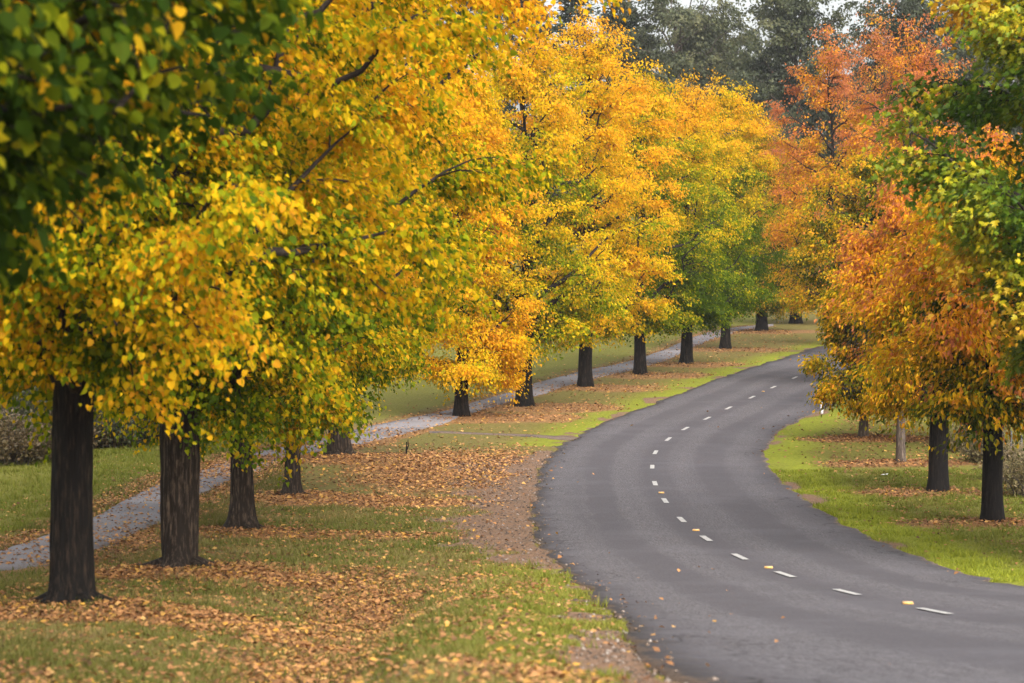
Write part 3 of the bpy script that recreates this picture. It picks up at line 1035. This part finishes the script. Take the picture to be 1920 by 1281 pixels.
tree('linden_tree', 'green near tree coloured dark for shade, whose blurred boughs hang into the upper left corner', 'tree', ROWG, (-6.1, 19.0), 13, 5.4, 0.30, 3.3, 120,
     pal=LINDEN_SHADED, v0=0.42, kz=0.1, kn=0.7, low=0.3, keep=keep0, **{**big, 'env': [(0, 0.75), (0.1, 0.95), (0.3, 1.0), (0.6, 1.0), (0.8, 0.75), (1.0, 0.2)], 'n_limb': 60, 'leaf': 0.125, 'kr': 0.15, 'n_leaf': 30, 'kl': 0.5, 'gap': 0.4})

# ------------------------------------------------------------------ right side of the road
RG = 'autumn trees on the right of the road'
tree('maple_tree', 'near dark green maple with yellow tips filling the right edge of the view', 'tree', RG, (11.3, 46), 17, 4.0, 0.3, 2.9, 201, pal=MAPLE, v0=0.45, kz=0.1, kr=0.6, kn=0.9, kl=0.12, gap=0.24,
     n_limb=64, n2_=10, n3=8, n_leaf=24, kind='star', mat='leaf_green', bark='bark_black', env=[(0, .3), (.12, .55), (.28, 1), (.42, .95), (.52, .68), (.8, .55), (1, .2)], leaf=0.14, hang=0.3)
sm = dict(kind='oval', env=OVAL, bark='bark_black', n_limb=26, n2_=8, n3=6, n_leaf=40, leaf=0.14, gap=0.42, spread=0.17, kn=0.9)
tree('cherry_tree', 'orange tree with a gnarled black trunk, nearest trunk on the right verge', 'tree', RG, right_w[0], 8.0, 1.9, 0.225, 2.3, 202, pal=ORANGE, v0=0.38, kz=0.15, low=0.3, **sm)
tree('cherry_tree', 'orange and gold tree on a black bulging trunk in a ring of brown leaves', 'tree', RG, right_w[1], 7.6, 1.6, 0.24, 2.2, 203, pal=ORANGE, v0=0.38, kz=0.2, low=0.3, **sm)
tree('cherry_tree', 'pinkish orange small tree on a slim pale grey trunk', 'tree', RG, right_w[2], 8.4, 1.7, 0.13, 2.4, 204, pal=ORANGE, v0=0.78, kz=0.4, low=1.1, **{**sm, 'bark': 'bark_grey', 'twig': 'twig_grey'})
tree('cherry_tree', 'low dark green tree with yellow tips beside the inside of the bend', 'tree', RG, right_w[3], 5.6, 1.5, 0.15, 1.4, 205, pal=ORANGE, v0=0.20, kz=-0.05, kr=0.15, low=-0.35, twig_len=(0.35, 0.7),
     **{**sm, 'kn': 0.4, 'bark': 'bark_grey', 'twig': 'twig_grey'})
o = dict(kind='rhomb', env=OVAL, n_limb=30, n2_=9, n3=6, n_leaf=34, leaf=0.15, gap=0.40, spread=0.18)


def at_px(x, D):
    return ((x - 960) / F * D, D)


tree('cherry_tree', 'broad tree of mixed orange, yellow and dark green leaves behind the pinkish tree', 'tree', RG, at_px(1620, 116), 10.8, 3.4, 0.25, 2.2, 206, pal=ORANGE, v0=0.38, kz=0.35, low=0.8, **o)
tree('cherry_tree', 'tall rust orange tree with a pointed top in front of the grey green gums', 'tree', RG, at_px(1560, 150), 18.8, 3.9, 0.3, 2, 207, pal=ORANGE, v0=0.78, kz=0.5, kn=.5, top_sparse=0.35, **o)
tree('cherry_tree', 'tall sparse rust brown tree behind the yellow tips of the green maple', 'tree', RG, at_px(1705, 135), 18.4, 4.2, 0.3, 2, 208, pal=ORANGE, v0=0.82, kz=0.5, kn=.5, top_sparse=0.4, **o)
tree('cherry_tree', 'nearly bare tree with a few rust leaves rising against the pale sky', 'tree', RG, at_px(1650, 172), 22.5, 2.8, 0.25, 3, 209, pal=ORANGE, v0=0.85, kz=0.1, kn=.4, top_sparse=0.75, density=.5, **o)
tree('cherry_tree', 'golden orange tree low behind the mixed tree at the right of the far road', 'tree', RG, at_px(1760, 100), 9.5, 3.2, 0.25, 1, 210, pal=ORANGE, v0=0.5, kz=0.2, **o)
tree('cherry_tree', 'orange tree closing the view behind the nearest black trunks on the right', 'tree', RG, at_px(1870, 84), 10.5, 3.0, 0.25, 2.4, 211, pal=ORANGE, v0=0.5, kz=0.2, low=.6, **o)

# ------------------------------------------------------------------ forest behind
FG = 'tall gum trees of the forest behind'
PG = 'dark pines of the forest behind'
GUMENV = [(0, 0.4), (0.2, 0.7), (0.5, 1.0), (0.78, 1.0), (0.93, 0.8), (1.0, 0.5)]
gm = dict(kind='rhomb', env=GUMENV, n_limb=30, n2_=9, n3=7, n_leaf=20, leaf=0.32, gap=0.22, pal=GUM, mat='leaf_green', bark='bark_grey', twig='twig_grey', twig_len=(0.8, 1.5), spread=0.3, twig_r=0.02,
          kz=0.2, kr=0.2, kl=0.2, hang=0.6)
for k, (x, D, H, Rc, lab, v0) in enumerate([
        (1265, 250, 31, 7.2, 'broad olive grey gum tree with rounded crown left of the sky gap', 0.6),
        (1335, 262, 28, 5.2, 'pale grey green gum tree leaning over the thin sky gap', 0.4),
        (1490, 240, 29.5, 5.2, 'tall open crowned gum tree between the two sky gaps', 0.35),
        (1440, 275, 22, 5.0, 'hazy grey gum tree low behind the golden row', 0.45),
        (1720, 225, 29, 5.5, 'dark drooping gum tree above the rust brown tree', 0.1),
        (1830, 240, 30, 6.0, 'gum tree mostly hidden behind the green maple at the right', 0.3),
        (1600, 285, 21, 5.0, 'low gum tree behind the tall rust orange tree', 0.4),
        (1195, 290, 27, 6.5, 'olive gum tree standing behind the dark pines', 0.4),
        (1415, 300, 25.5, 5.5, 'grey gum tree filling the gap between two taller gums', 0.35),
        (1660, 300, 26, 5.0, 'olive gum tree behind the nearly bare tree', 0.3),
        (1960, 260, 28, 6.0, 'gum tree past the right edge behind the maple', 0.4)]):
    tree('gum_tree', lab, 'tree', FG, at_px(x, D), H, Rc, 0.45, H * 0.33, 300 + k, v0=v0 + 0.04, **gm)
PENV = [(0, 0.9), (0.2, 1.0), (0.5, 0.75), (0.8, 0.4), (1.0, 0.05)]
pn = dict(kind='needle', env=PENV, n_limb=40, n2_=8, n3=6, n_leaf=9, leaf=0.6, pal=PINE, mat='needle', bark='bark', twig_len=(0.6, 1.2), spread=0.25, twig_r=0.02, droop=0.1, hang=0.0, v0=0.5)
for k, (x, D, H, Rc, lab) in enumerate([
        (985, 235, 31, 5.0, 'dark pine tree directly behind the highest golden leaves'),
        (1065, 245, 33, 5.0, 'dark pine tree left of the wispy topped orange tree'),
        (1165, 255, 30, 4.2, 'dark pine tree beside the olive grey gum'),
        (905, 240, 32, 5.0, 'dark pine tree at the left end of the forest, mostly behind yellow leaves'),
        (800, 240, 30, 5.0, 'dark pine tree wholly screened by the near yellow crowns')]):
    tree('pine_tree', lab, 'tree', PG, at_px(x, D), H, Rc, 0.4, 4, 400 + k, **pn)
# thin bare saplings under the gums
sp2 = dict(kind='rhomb', env=[(0, .4), (.4, 1), (1, .3)], n_limb=30, n2_=7, n3=5, n_leaf=2, leaf=0.2, pal=GUM, bark='twig_grey', twig='twig_grey', twig_r=0.014, twig_len=(0.7, 1.4), density=0.6)
for k, (x, D, H) in enumerate([(1395, 205, 16.5), (1430, 212, 16), (1468, 208, 15.5), (1330, 215, 17.5)]):
    tree('bare_sapling', ['thin bare grey tree just right of the golden row', 'thin bare grey tree in the gap below the gums', 'thin bare grey tree touching the rust orange crown',
                          'thin bare grey tree behind the golden tops'][k], 'tree', 'bare grey trees below the gums', at_px(x, D), H, 3.0, 0.12, 5, 500 + k, **sp2)


# ------------------------------------------------------------------ scrub at the left, tall grass at the right
def bush(name, label, cat, group, base, rx, rz, seed, pal, n=5200, leaf=0.11, stems=90, mat='leaf_green', kind='rhomb', twig='twig_grey'):
    r = np.random.default_rng(seed)
    bz = float(terrain(*base))
    root = empty(name, (base[0], base[1], bz))
    tag(root, label, cat, group)
    a = r.uniform(0, 6.28, stems)
    rr = np.sqrt(r.uniform(0, 1, stems))
    E = np.stack([rx * rr * np.cos(a), rx * rr * np.sin(a), rz * (1.05 - 0.6 * rr ** 2) * r.uniform(0.6, 1.1, stems)], 1)
    S = np.stack([E[:, 0] * 0.45, E[:, 1] * 0.45, np.full(stems, -0.1)], 1)
    Mi = 0.5 * (S + E)
    Mi[:, 2] += 0.3 * rz
    t = np.linspace(0, 1, 7)[None, :, None]
    L = (1 - t) ** 2 * S[:, None] + 2 * t * (1 - t) * Mi[:, None] + t * t * E[:, None]
    V, Q = tubes(L, np.tile(np.linspace(0.016, 0.005, 7), (stems, 1)), 4)
    new_mesh('stems', V, Q, M[twig], parent=root)
    i = r.integers(0, stems, n)
    tt = r.uniform(0.25, 1, n)
    f = tt * 6
    i0 = np.clip(f.astype(int), 0, 5)
    p = L[i, i0] + (L[i, i0 + 1] - L[i, i0]) * (f - i0)[:, None] + r.normal(size=(n, 3)) * 0.16
    p[:, 2] = np.maximum(p[:, 2], 0.02)
    v = 0.5 + 0.8 * (vnoise(p * 1.4 + seed, seed) - 0.5) + r.normal(size=n) * 0.22
    build_leaves('foliage', p, norm(r.normal(size=(n, 3)) + np.array([0, 0, 0.2])), norm(r.normal(size=(n, 3)) + np.array([0, -.5, 0.8])), leaf * r.uniform(0.6, 1.3, n), palette(np.clip(v, 0, 1), pal), kind, M[mat], root)
    return root


SCRUB = [(0.0, (0.05, 0.042, 0.018)), (0.4, (0.12, 0.088, 0.036)), (0.7, (0.17, 0.118, 0.06)), (1.0, (0.18, 0.135, 0.085))]
BRAM = [(0.0, (0.025, 0.035, 0.014)), (0.5, (0.065, 0.078, 0.034)), (0.8, (0.13, 0.13, 0.075)), (1.0, (0.20, 0.12, 0.05))]
BG = 'scrub bushes beyond the footpath'
for k, (x, y, rx, rz, pal, lab) in enumerate([
        (20, 872, 1.5, 1.4, SCRUB, 'dry brown scrub bush at the left edge behind the lawn'),
        (95, 862, 1.3, 1.3, SCRUB, 'brown twiggy bush seen beside the nearest thick trunk'),
        (215, 838, 1.5, 1.5, BRAM, 'grey green bramble bush between the two thickest trunks'),
        (290, 830, 1.3, 1.5, BRAM, 'pale leafed bramble touching the forked trunk'),
        (170, 838, 1.3, 1.3, SCRUB, 'brown bush right of the nearest thick trunk'),
        (45, 826, 1.8, 2.3, BRAM, 'taller dark bramble thicket at the far left under the leaves'),
        (140, 815, 1.8, 2.4, BRAM, 'dark thicket hidden behind the nearest thick trunk'),
        (250, 806, 1.8, 2.2, BRAM, 'tall bramble thicket above the pale one'),
        (-70, 862, 1.8, 1.9, SCRUB, 'brown bush just outside the left edge'),
        (400, 790, 1.8, 1.6, BRAM, 'low bramble glimpsed between the forked trunk and the third trunk'),
        (900, 712, 1.2, 1.3, SCRUB, 'small grey brown bush left of the first clear far trunk'),
        (958, 708, 0.9, 1.5, SCRUB, 'thin twiggy bush standing by the first clear far trunk')]):
    bush('bramble_bush', lab, 'bush', BG, hit(x, y), rx, rz, 600 + k, pal)
RGp = 'tall dry weeds along the wire fence'
for k, (x, y, rx, rz, lab) in enumerate([(1905, 905, 0.9, 1.0, 'brown seedy weeds at the right edge beside the nearest black trunk'), (1850, 868, 0.8, 0.9, 'dry weeds behind the nearest black trunk on the right'),
                                         (1825, 848, 0.8, 0.9, 'dry weeds between the two black trunks'), (1935, 930, 1.0, 1.1, 'dry weeds cut by the right edge of the view')]):
    bush('dry_weeds', lab, 'bush', RGp, hit(x, y), rx, rz, 640 + k, [(0, (0.09, 0.08, 0.03)), (0.5, (0.17, 0.14, 0.06)), (1, (0.28, 0.21, 0.13))], n=3500, leaf=0.13, kind='needle', mat='grass')

# bleached branch heap at the far left
p = hit(28, 832)
r = np.random.default_rng(5)
dz = float(terrain(*p))
St = np.stack([r.uniform(-1.2, 1.2, 46), r.uniform(-.5, .3, 46), r.uniform(0.0, 1.1, 46)], 1)
Dn = norm(r.normal(size=(46, 3)) * np.array([1, .5, .45]))
t = np.linspace(0, 1, 6)[None, :, None]
L = St[:, None] + Dn[:, None] * t * r.uniform(0.7, 1.6, 46)[:, None, None] + r.normal(size=(46, 6, 3)) * 0.05
V, Q = tubes(L, np.tile(np.linspace(0.032, 0.010, 6), (46, 1)), 5)
tag(new_mesh('dead_branch_heap', V, Q, M['twig_grey'], loc=(p[0], p[1] - 1.2, dz)), 'heap of bleached grey dead branches at the far left beyond the lawn', 'dead wood')

# ------------------------------------------------------------------ fence, markers and small things
g = G('steel_post')
M['steel'] = g.done(g.principled(g.mix(g.ramp(g.noise(20, 3, .6, g.pos()), 0.4, 0.7), (0.035, 0.035, 0.034), (0.10, 0.095, 0.085)), 0.6, 0.4))
g = G('wire')
M['wire'] = g.done(g.principled(g.mix(g.noise(30, 2, .5, g.pos()), (0.16, 0.16, 0.16), (0.3, 0.3, 0.3)), 0.5, 0.5))
f0 = hit(1935, 905)
f1 = hit(1800, 818)
fence = empty('wire_fence', (f0[0], f0[1], float(terrain(*f0))))
tag(fence, 'low wire fence on dark posts in the weeds at the right edge', 'fence')
NP = 9
fp = [f0 + (f1 - f0) * k / (NP - 1) for k in range(NP)]
b0 = np.array([f0[0], f0[1], float(terrain(*f0))])
for p in fp:
    z = float(terrain(*p))
    q0 = np.array([p[0], p[1], z]) - b0
    ln = np.array([[q0 + (0, 0, -0.2), q0 + (0.01, 0, 0.5), q0 + (0.0, 0, 1.15), q0 + (0, 0, 1.17)]])
    new_mesh('post', *tubes(ln, np.array([[0.035, 0.033, 0.033, 0.012]]), 6), M['steel'], parent=fence)
lines = []
for h in (0.25, 0.5, 0.75, 1.0, 1.1):
    for a, b in zip(fp[:-1], fp[1:]):
        za, zb = float(terrain(*a)), float(terrain(*b))
        A_ = np.array([a[0], a[1], za + h]) - b0
        B_ = np.array([b[0], b[1], zb + h]) - b0
        t = np.linspace(0, 1, 6)[:, None]
        ln = A_ * (1 - t) + B_ * t
        ln[:, 2] -= 0.03 * np.sin(np.pi * t[:, 0])
        lines.append(ln)
lines = np.array(lines)
new_mesh('wire', *tubes(lines, np.full(lines.shape[:2], 0.004), 4), M['wire'], parent=fence)

g = G('marker_amber')
M['amber'] = g.done(g.principled(g.mix(g.ramp(g.noise(60, 3, .6, g.pos()), 0.4, 0.7), (0.62, 0.34, 0.12), (0.78, 0.55, 0.30)), 0.4, 0.5))
g = G('marker_face')
M['lens'] = g.done(g.principled((0.75, 0.42, 0.10), 0.15, 0.6))


def box(sx, sy, sz, taper=0.75):
    v = np.array([(-sx, -sy, 0), (sx, -sy, 0), (sx, sy, 0), (-sx, sy, 0),
                  (-sx * .92, -sy * taper, sz), (sx * .92, -sy * taper, sz), (sx * .92, sy * taper, sz), (-sx * .92, sy * taper, sz)], float)
    f = np.array([[3, 2, 1, 0], [4, 5, 6, 7], [0, 1, 5, 4], [1, 2, 6, 5], [2, 3, 7, 6], [3, 0, 4, 7]])
    return v, f


for k, (x, y, lab) in enumerate([(1702, 1142, 'amber raised road marker between the two nearest white dashes'), (1441, 1073, 'amber raised road marker beside the third white dash'),
                                 (1305, 1001.5, 'amber raised road marker between the fifth and sixth white dashes'), (1240, 930, 'small amber raised road marker where the road bends back'),
                                 (1431, 737.5, 'tiny amber raised road marker on the far stretch of the road')]):
    p = hit(x, y)
    sc = 1.0 if k < 4 else 0.8
    root = empty('road_marker', (p[0], p[1], road_z(*p) + 0.006))
    tag(root, lab, 'road marker', 'amber raised markers along the centre line')
    v, f = box(0.075 * sc, 0.055 * sc, 0.03 * sc)
    new_mesh('marker_body', v, f, M['amber'], parent=root)
    v, f = box(0.06 * sc, 0.006, 0.018 * sc, 0.9)
    v[:, 1] -= 0.053 * sc
    v[:, 2] += 0.004
    new_mesh('reflector', v, f, M['lens'], parent=root)

g = G('white_plastic')
M['white'] = g.done(g.principled(g.mix(g.ramp(g.noise(8, 3, .6, g.pos()), 0.5, 0.75, 0, .4), (0.75, 0.75, 0.74), (0.45, 0.43, 0.4)), 0.5, 0.4))
g = G('red_reflector')
M['red'] = g.done(g.principled((0.55, 0.03, 0.02), 0.3, 0.5))
p = hit(1541, 775)
root = empty('guide_post', (p[0], p[1], float(terrain(*p))))
tag(root, 'slim white roadside post half hidden by leaves at the inside of the far bend', 'guide post')
v, f = box(0.055, 0.02, 0.62, 0.9)
v[:4, 2] = -0.2
new_mesh('post', v, f, M['white'], parent=root)
v, f = box(0.028, 0.004, 0.1, 1.0)
v[:, 1] -= 0.024
v[:, 2] += 0.46
new_mesh('reflector', v, f, M['red'], parent=root)

# crumpled paper scrap on the right lawn
p = hit(1659, 895)
u_, v_ = np.meshgrid(np.linspace(-1, 1, 7), np.linspace(-1, 1, 5))
zz = 0.05 * vnoise(np.stack([u_.ravel() * 2, v_.ravel() * 2, 0 * u_.ravel()], 1), 77) + 0.05
ii = np.arange(35).reshape(5, 7)
q = np.stack([ii[:-1, :-1], ii[:-1, 1:], ii[1:, 1:], ii[1:, :-1]], -1).reshape(-1, 4)
tag(new_mesh('paper_scrap', np.stack([u_.ravel() * 0.09 + v_.ravel() * 0.04, v_.ravel() * 0.09, zz], 1), q, M['white'], loc=(p[0], p[1], float(terrain(*p)))),
    'small white scrap of paper lying on the right lawn', 'litter')
# forked stick in the leaf bank
p = hit(762, 856)
L = np.array([[(0, 0, -.1), (0, 0, .2), (.01, 0, .42)], [(0.0, 0, 0.1), (.06, 0, .3), (.05, 0, .5)]])
tag(new_mesh('forked_stick', *tubes(L, np.array([[.03, .025, .018], [.02, .018, .012]]), 5), M['bark_black'], loc=(p[0], p[1], float(terrain(*p)))),
    'dark forked stick poking out of the leaf bank under the low green bough', 'stick')

# ------------------------------------------------------------------ leaf litter (uncountable)
LIT = [(0, (0.10, 0.05, 0.025)), (0.25, (0.25, 0.12, 0.05)), (0.55, (0.43, 0.205, 0.078)), (0.8, (0.53, 0.275, 0.11)), (0.92, (0.60, 0.32, 0.05)), (1.0, (0.62, 0.38, 0.15))]


def scatter(n, x0, x1, y0, y1, seed):
    r = np.random.default_rng(seed)
    return r.uniform(x0, x1, n), r.uniform(y0, y1, n), r


bufs = []
for (n, x0, x1, y0, y1, seed) in [(130000, -8, 3.5, 18, 46, 1), (110000, -13, 3, 46, 85, 2), (60000, 7, 15, 42, 100, 3), (90000, -12, 18, 85, 175, 4)]:
    x, y, r = scatter(n, x0, x1, y0, y1, seed)
    l_, d_, b_, dr2, in_, de_, ip_ = masks(x, y)
    pr = np.clip((l_ - 0.06) * 1.0, 0, 0.9) ** 1.2 + 0.014
    pr = np.where(in_, np.where(de_ < 0.5, 0.006, 0.0009), pr)
    ok = (r.uniform(0, 1, n) < pr)
    x, y, l_, in_, ip_, de_ = x[ok], y[ok], l_[ok], in_[ok], ip_[ok], de_[ok]
    z = terrain(x, y) + np.where(in_, 0.075, 0.025) + r.uniform(0, 0.02, len(x))
    v = r.uniform(0, 1, len(x))
    right = x > np.interp(y, edgeC[:, 1], edgeC[:, 0])
    v = np.where(right & (r.uniform(0, 1, len(x)) < 0.55), v * 0.45, v)
    bufs.append((np.stack([x, y, z], 1), v, y))
Pp = np.vstack([b[0] for b in bufs])
vv = np.concatenate([b[1] for b in bufs])
r = np.random.default_rng(11)
n = len(Pp)
a = r.uniform(0, 6.28, n)
ax = np.stack([np.cos(a), np.sin(a), r.normal(size=n) * 0.25], 1)
nr = norm(np.stack([r.normal(size=n) * 0.35, r.normal(size=n) * 0.35 - 0.1, np.ones(n)], 1))
cols = palette(vv, LIT) * r.uniform(0.75, 1.15, (n, 1))
lo = build_leaves('leaf_litter', Pp, ax, nr, 0.066 * r.uniform(0.5, 1.5, n) * np.interp(Pp[:, 1], [25, 90], [1, 1.5]), cols, 'rhomb', M['dry_leaf'], None)
tag(lo, 'fallen brown and gold leaves strewn over the verges', 'leaves', kind='stuff')
print('litter', n)

# ------------------------------------------------------------------ loose gravel on the shoulder (uncountable)
x, y, r = scatter(60000, -4.5, 3.2, 18, 88, 21)
l_, d_, b_, dr2, in_, de_, ip_ = masks(x, y)
ok = (r.uniform(0, 1, len(x)) < np.clip(d_, 0, 1) * 0.5) & ~in_
ok |= in_ & (de_ < 0.35) & (x < np.interp(y, edgeC[:, 1], edgeC[:, 0])) & (r.uniform(0, 1, len(x)) < 0.10)
x, y, in_ = x[ok], y[ok], in_[ok]
m = len(x)
octa = np.array([(1, 0, 0), (0, 1, 0), (-1, 0, 0), (0, -1, 0), (0, 0, .7), (0, 0, -.7)], float)
of = np.array([[0, 1, 4], [1, 2, 4], [2, 3, 4], [3, 0, 4], [1, 0, 5], [2, 1, 5], [3, 2, 5], [0, 3, 5]])
sz = 0.012 + 0.03 * r.uniform(0, 1, m) ** 3
V = octa[None] * sz[:, None, None] * r.uniform(0.6, 1.3, (m, 6, 1)) + np.stack([x, y, terrain(x, y) + np.where(in_, 0.035, 0.005)], 1)[:, None]
C = palette(r.uniform(0, 1, m), [(0, (0.06, 0.048, 0.04)), (0.6, (0.18, 0.125, 0.088)), (0.9, (0.27, 0.21, 0.17)), (1, (0.34, 0.29, 0.25))])
gv = new_mesh('gravel', V.reshape(-1, 3), (of[None] + (np.arange(m) * 6)[:, None, None]).reshape(-1, 3), M['dry_leaf'], cols=np.repeat(C, 6, 0))
tag(gv, 'loose gravel and bark chips on the bare shoulder left of the road', 'gravel', kind='stuff')

# ------------------------------------------------------------------ grass blades near the camera (uncountable)
bufs = []
for (n, x0, x1, y0, y1, seed, hh) in [(150000, -7, 3, 18, 36, 31, 0.055), (120000, -11, 2, 36, 62, 32, 0.065), (110000, 7, 15, 42, 75, 33, 0.06), (70000, -16, -6, 55, 90, 34, 0.09)]:
    x, y, r = scatter(n, x0, x1, y0, y1, seed)
    l_, d_, b_, dr2, in_, de_, ip_ = masks(x, y)
    pr = np.clip(1.1 - d_ * 1.3, 0, 1) * np.clip(1.15 - l_ * 0.9, 0.12, 1)
    ok = (r.uniform(0, 1, n) < pr) & ~in_ & ~ip_
    x, y, b_, dr2 = x[ok], y[ok], b_[ok], dr2[ok]
    m = len(x)
    z = terrain(x, y)
    h = hh * r.uniform(0.5, 1.5, m) * (0.4 + 2.0 * n2(x, y, 2.3, 61) ** 2)
    wdt = 0.007 + 0.00012 * y
    th = r.uniform(0, 6.28, m)
    lean_ = r.normal(size=(m, 2)) * 0.5 * h[:, None]
    base = np.stack([x, y, z - 0.01], 1)
    dv = np.stack([np.cos(th) * wdt, np.sin(th) * wdt, 0 * th], 1)
    tip = base + np.concatenate([lean_, h[:, None]], 1)
    V = np.stack([base - dv, base + dv, tip], 1)
    t = np.clip(0.55 * dr2 + r.normal(size=m) * 0.2 + 0.5 * (n2(x, y, 0.8, 62) - 0.5), 0, 1)
    c0 = palette(t, [(0, (0.10, 0.12, 0.016)), (0.45, (0.17, 0.155, 0.035)), (1, (0.31, 0.225, 0.095))])
    c1 = palette(r.uniform(0, 1, m), [(0, (0.14, 0.175, 0.012)), (1, (0.31, 0.32, 0.03))])
    C = c0 * (1 - b_[:, None]) + c1 * b_[:, None]
    bufs.append((V, np.repeat(C[:, None], 3, 1)))
V = np.vstack([b[0] for b in bufs]).reshape(-1, 3)
C = np.vstack([b[1] for b in bufs]).reshape(-1, 3)
gb = new_mesh('grass', V, np.arange(len(V)).reshape(-1, 3), M['grass'], cols=C)
tag(gb, 'short olive and bright green grass on the verges', 'grass', kind='stuff')
print('grass', len(V) // 3, 'script', round(time.time() - T0, 1))

# ------------------------------------------------------------------ damp autumn air
hv = np.array([(x, y, z) for z in (-2.0, 46.0) for y in (-62, 1455) for x in (-905, 905)], float)
hf = np.array([[0, 2, 3, 1], [4, 5, 7, 6], [0, 1, 5, 4], [2, 6, 7, 3], [0, 4, 6, 2], [1, 3, 7, 5]])
g = G('haze')
vol = g.node('ShaderNodeVolumePrincipled')
vol.inputs['Color'].default_value = (0.86, 0.88, 0.92, 1)
vol.inputs['Density'].default_value = 0.00014
vol.inputs['Anisotropy'].default_value = 0.0
g.l.new(vol.outputs[0], g.out.inputs['Volume'])
tag(new_mesh('haze', hv, hf, g.m), 'thin damp haze in the air over the far trees', 'haze', kind='stuff')
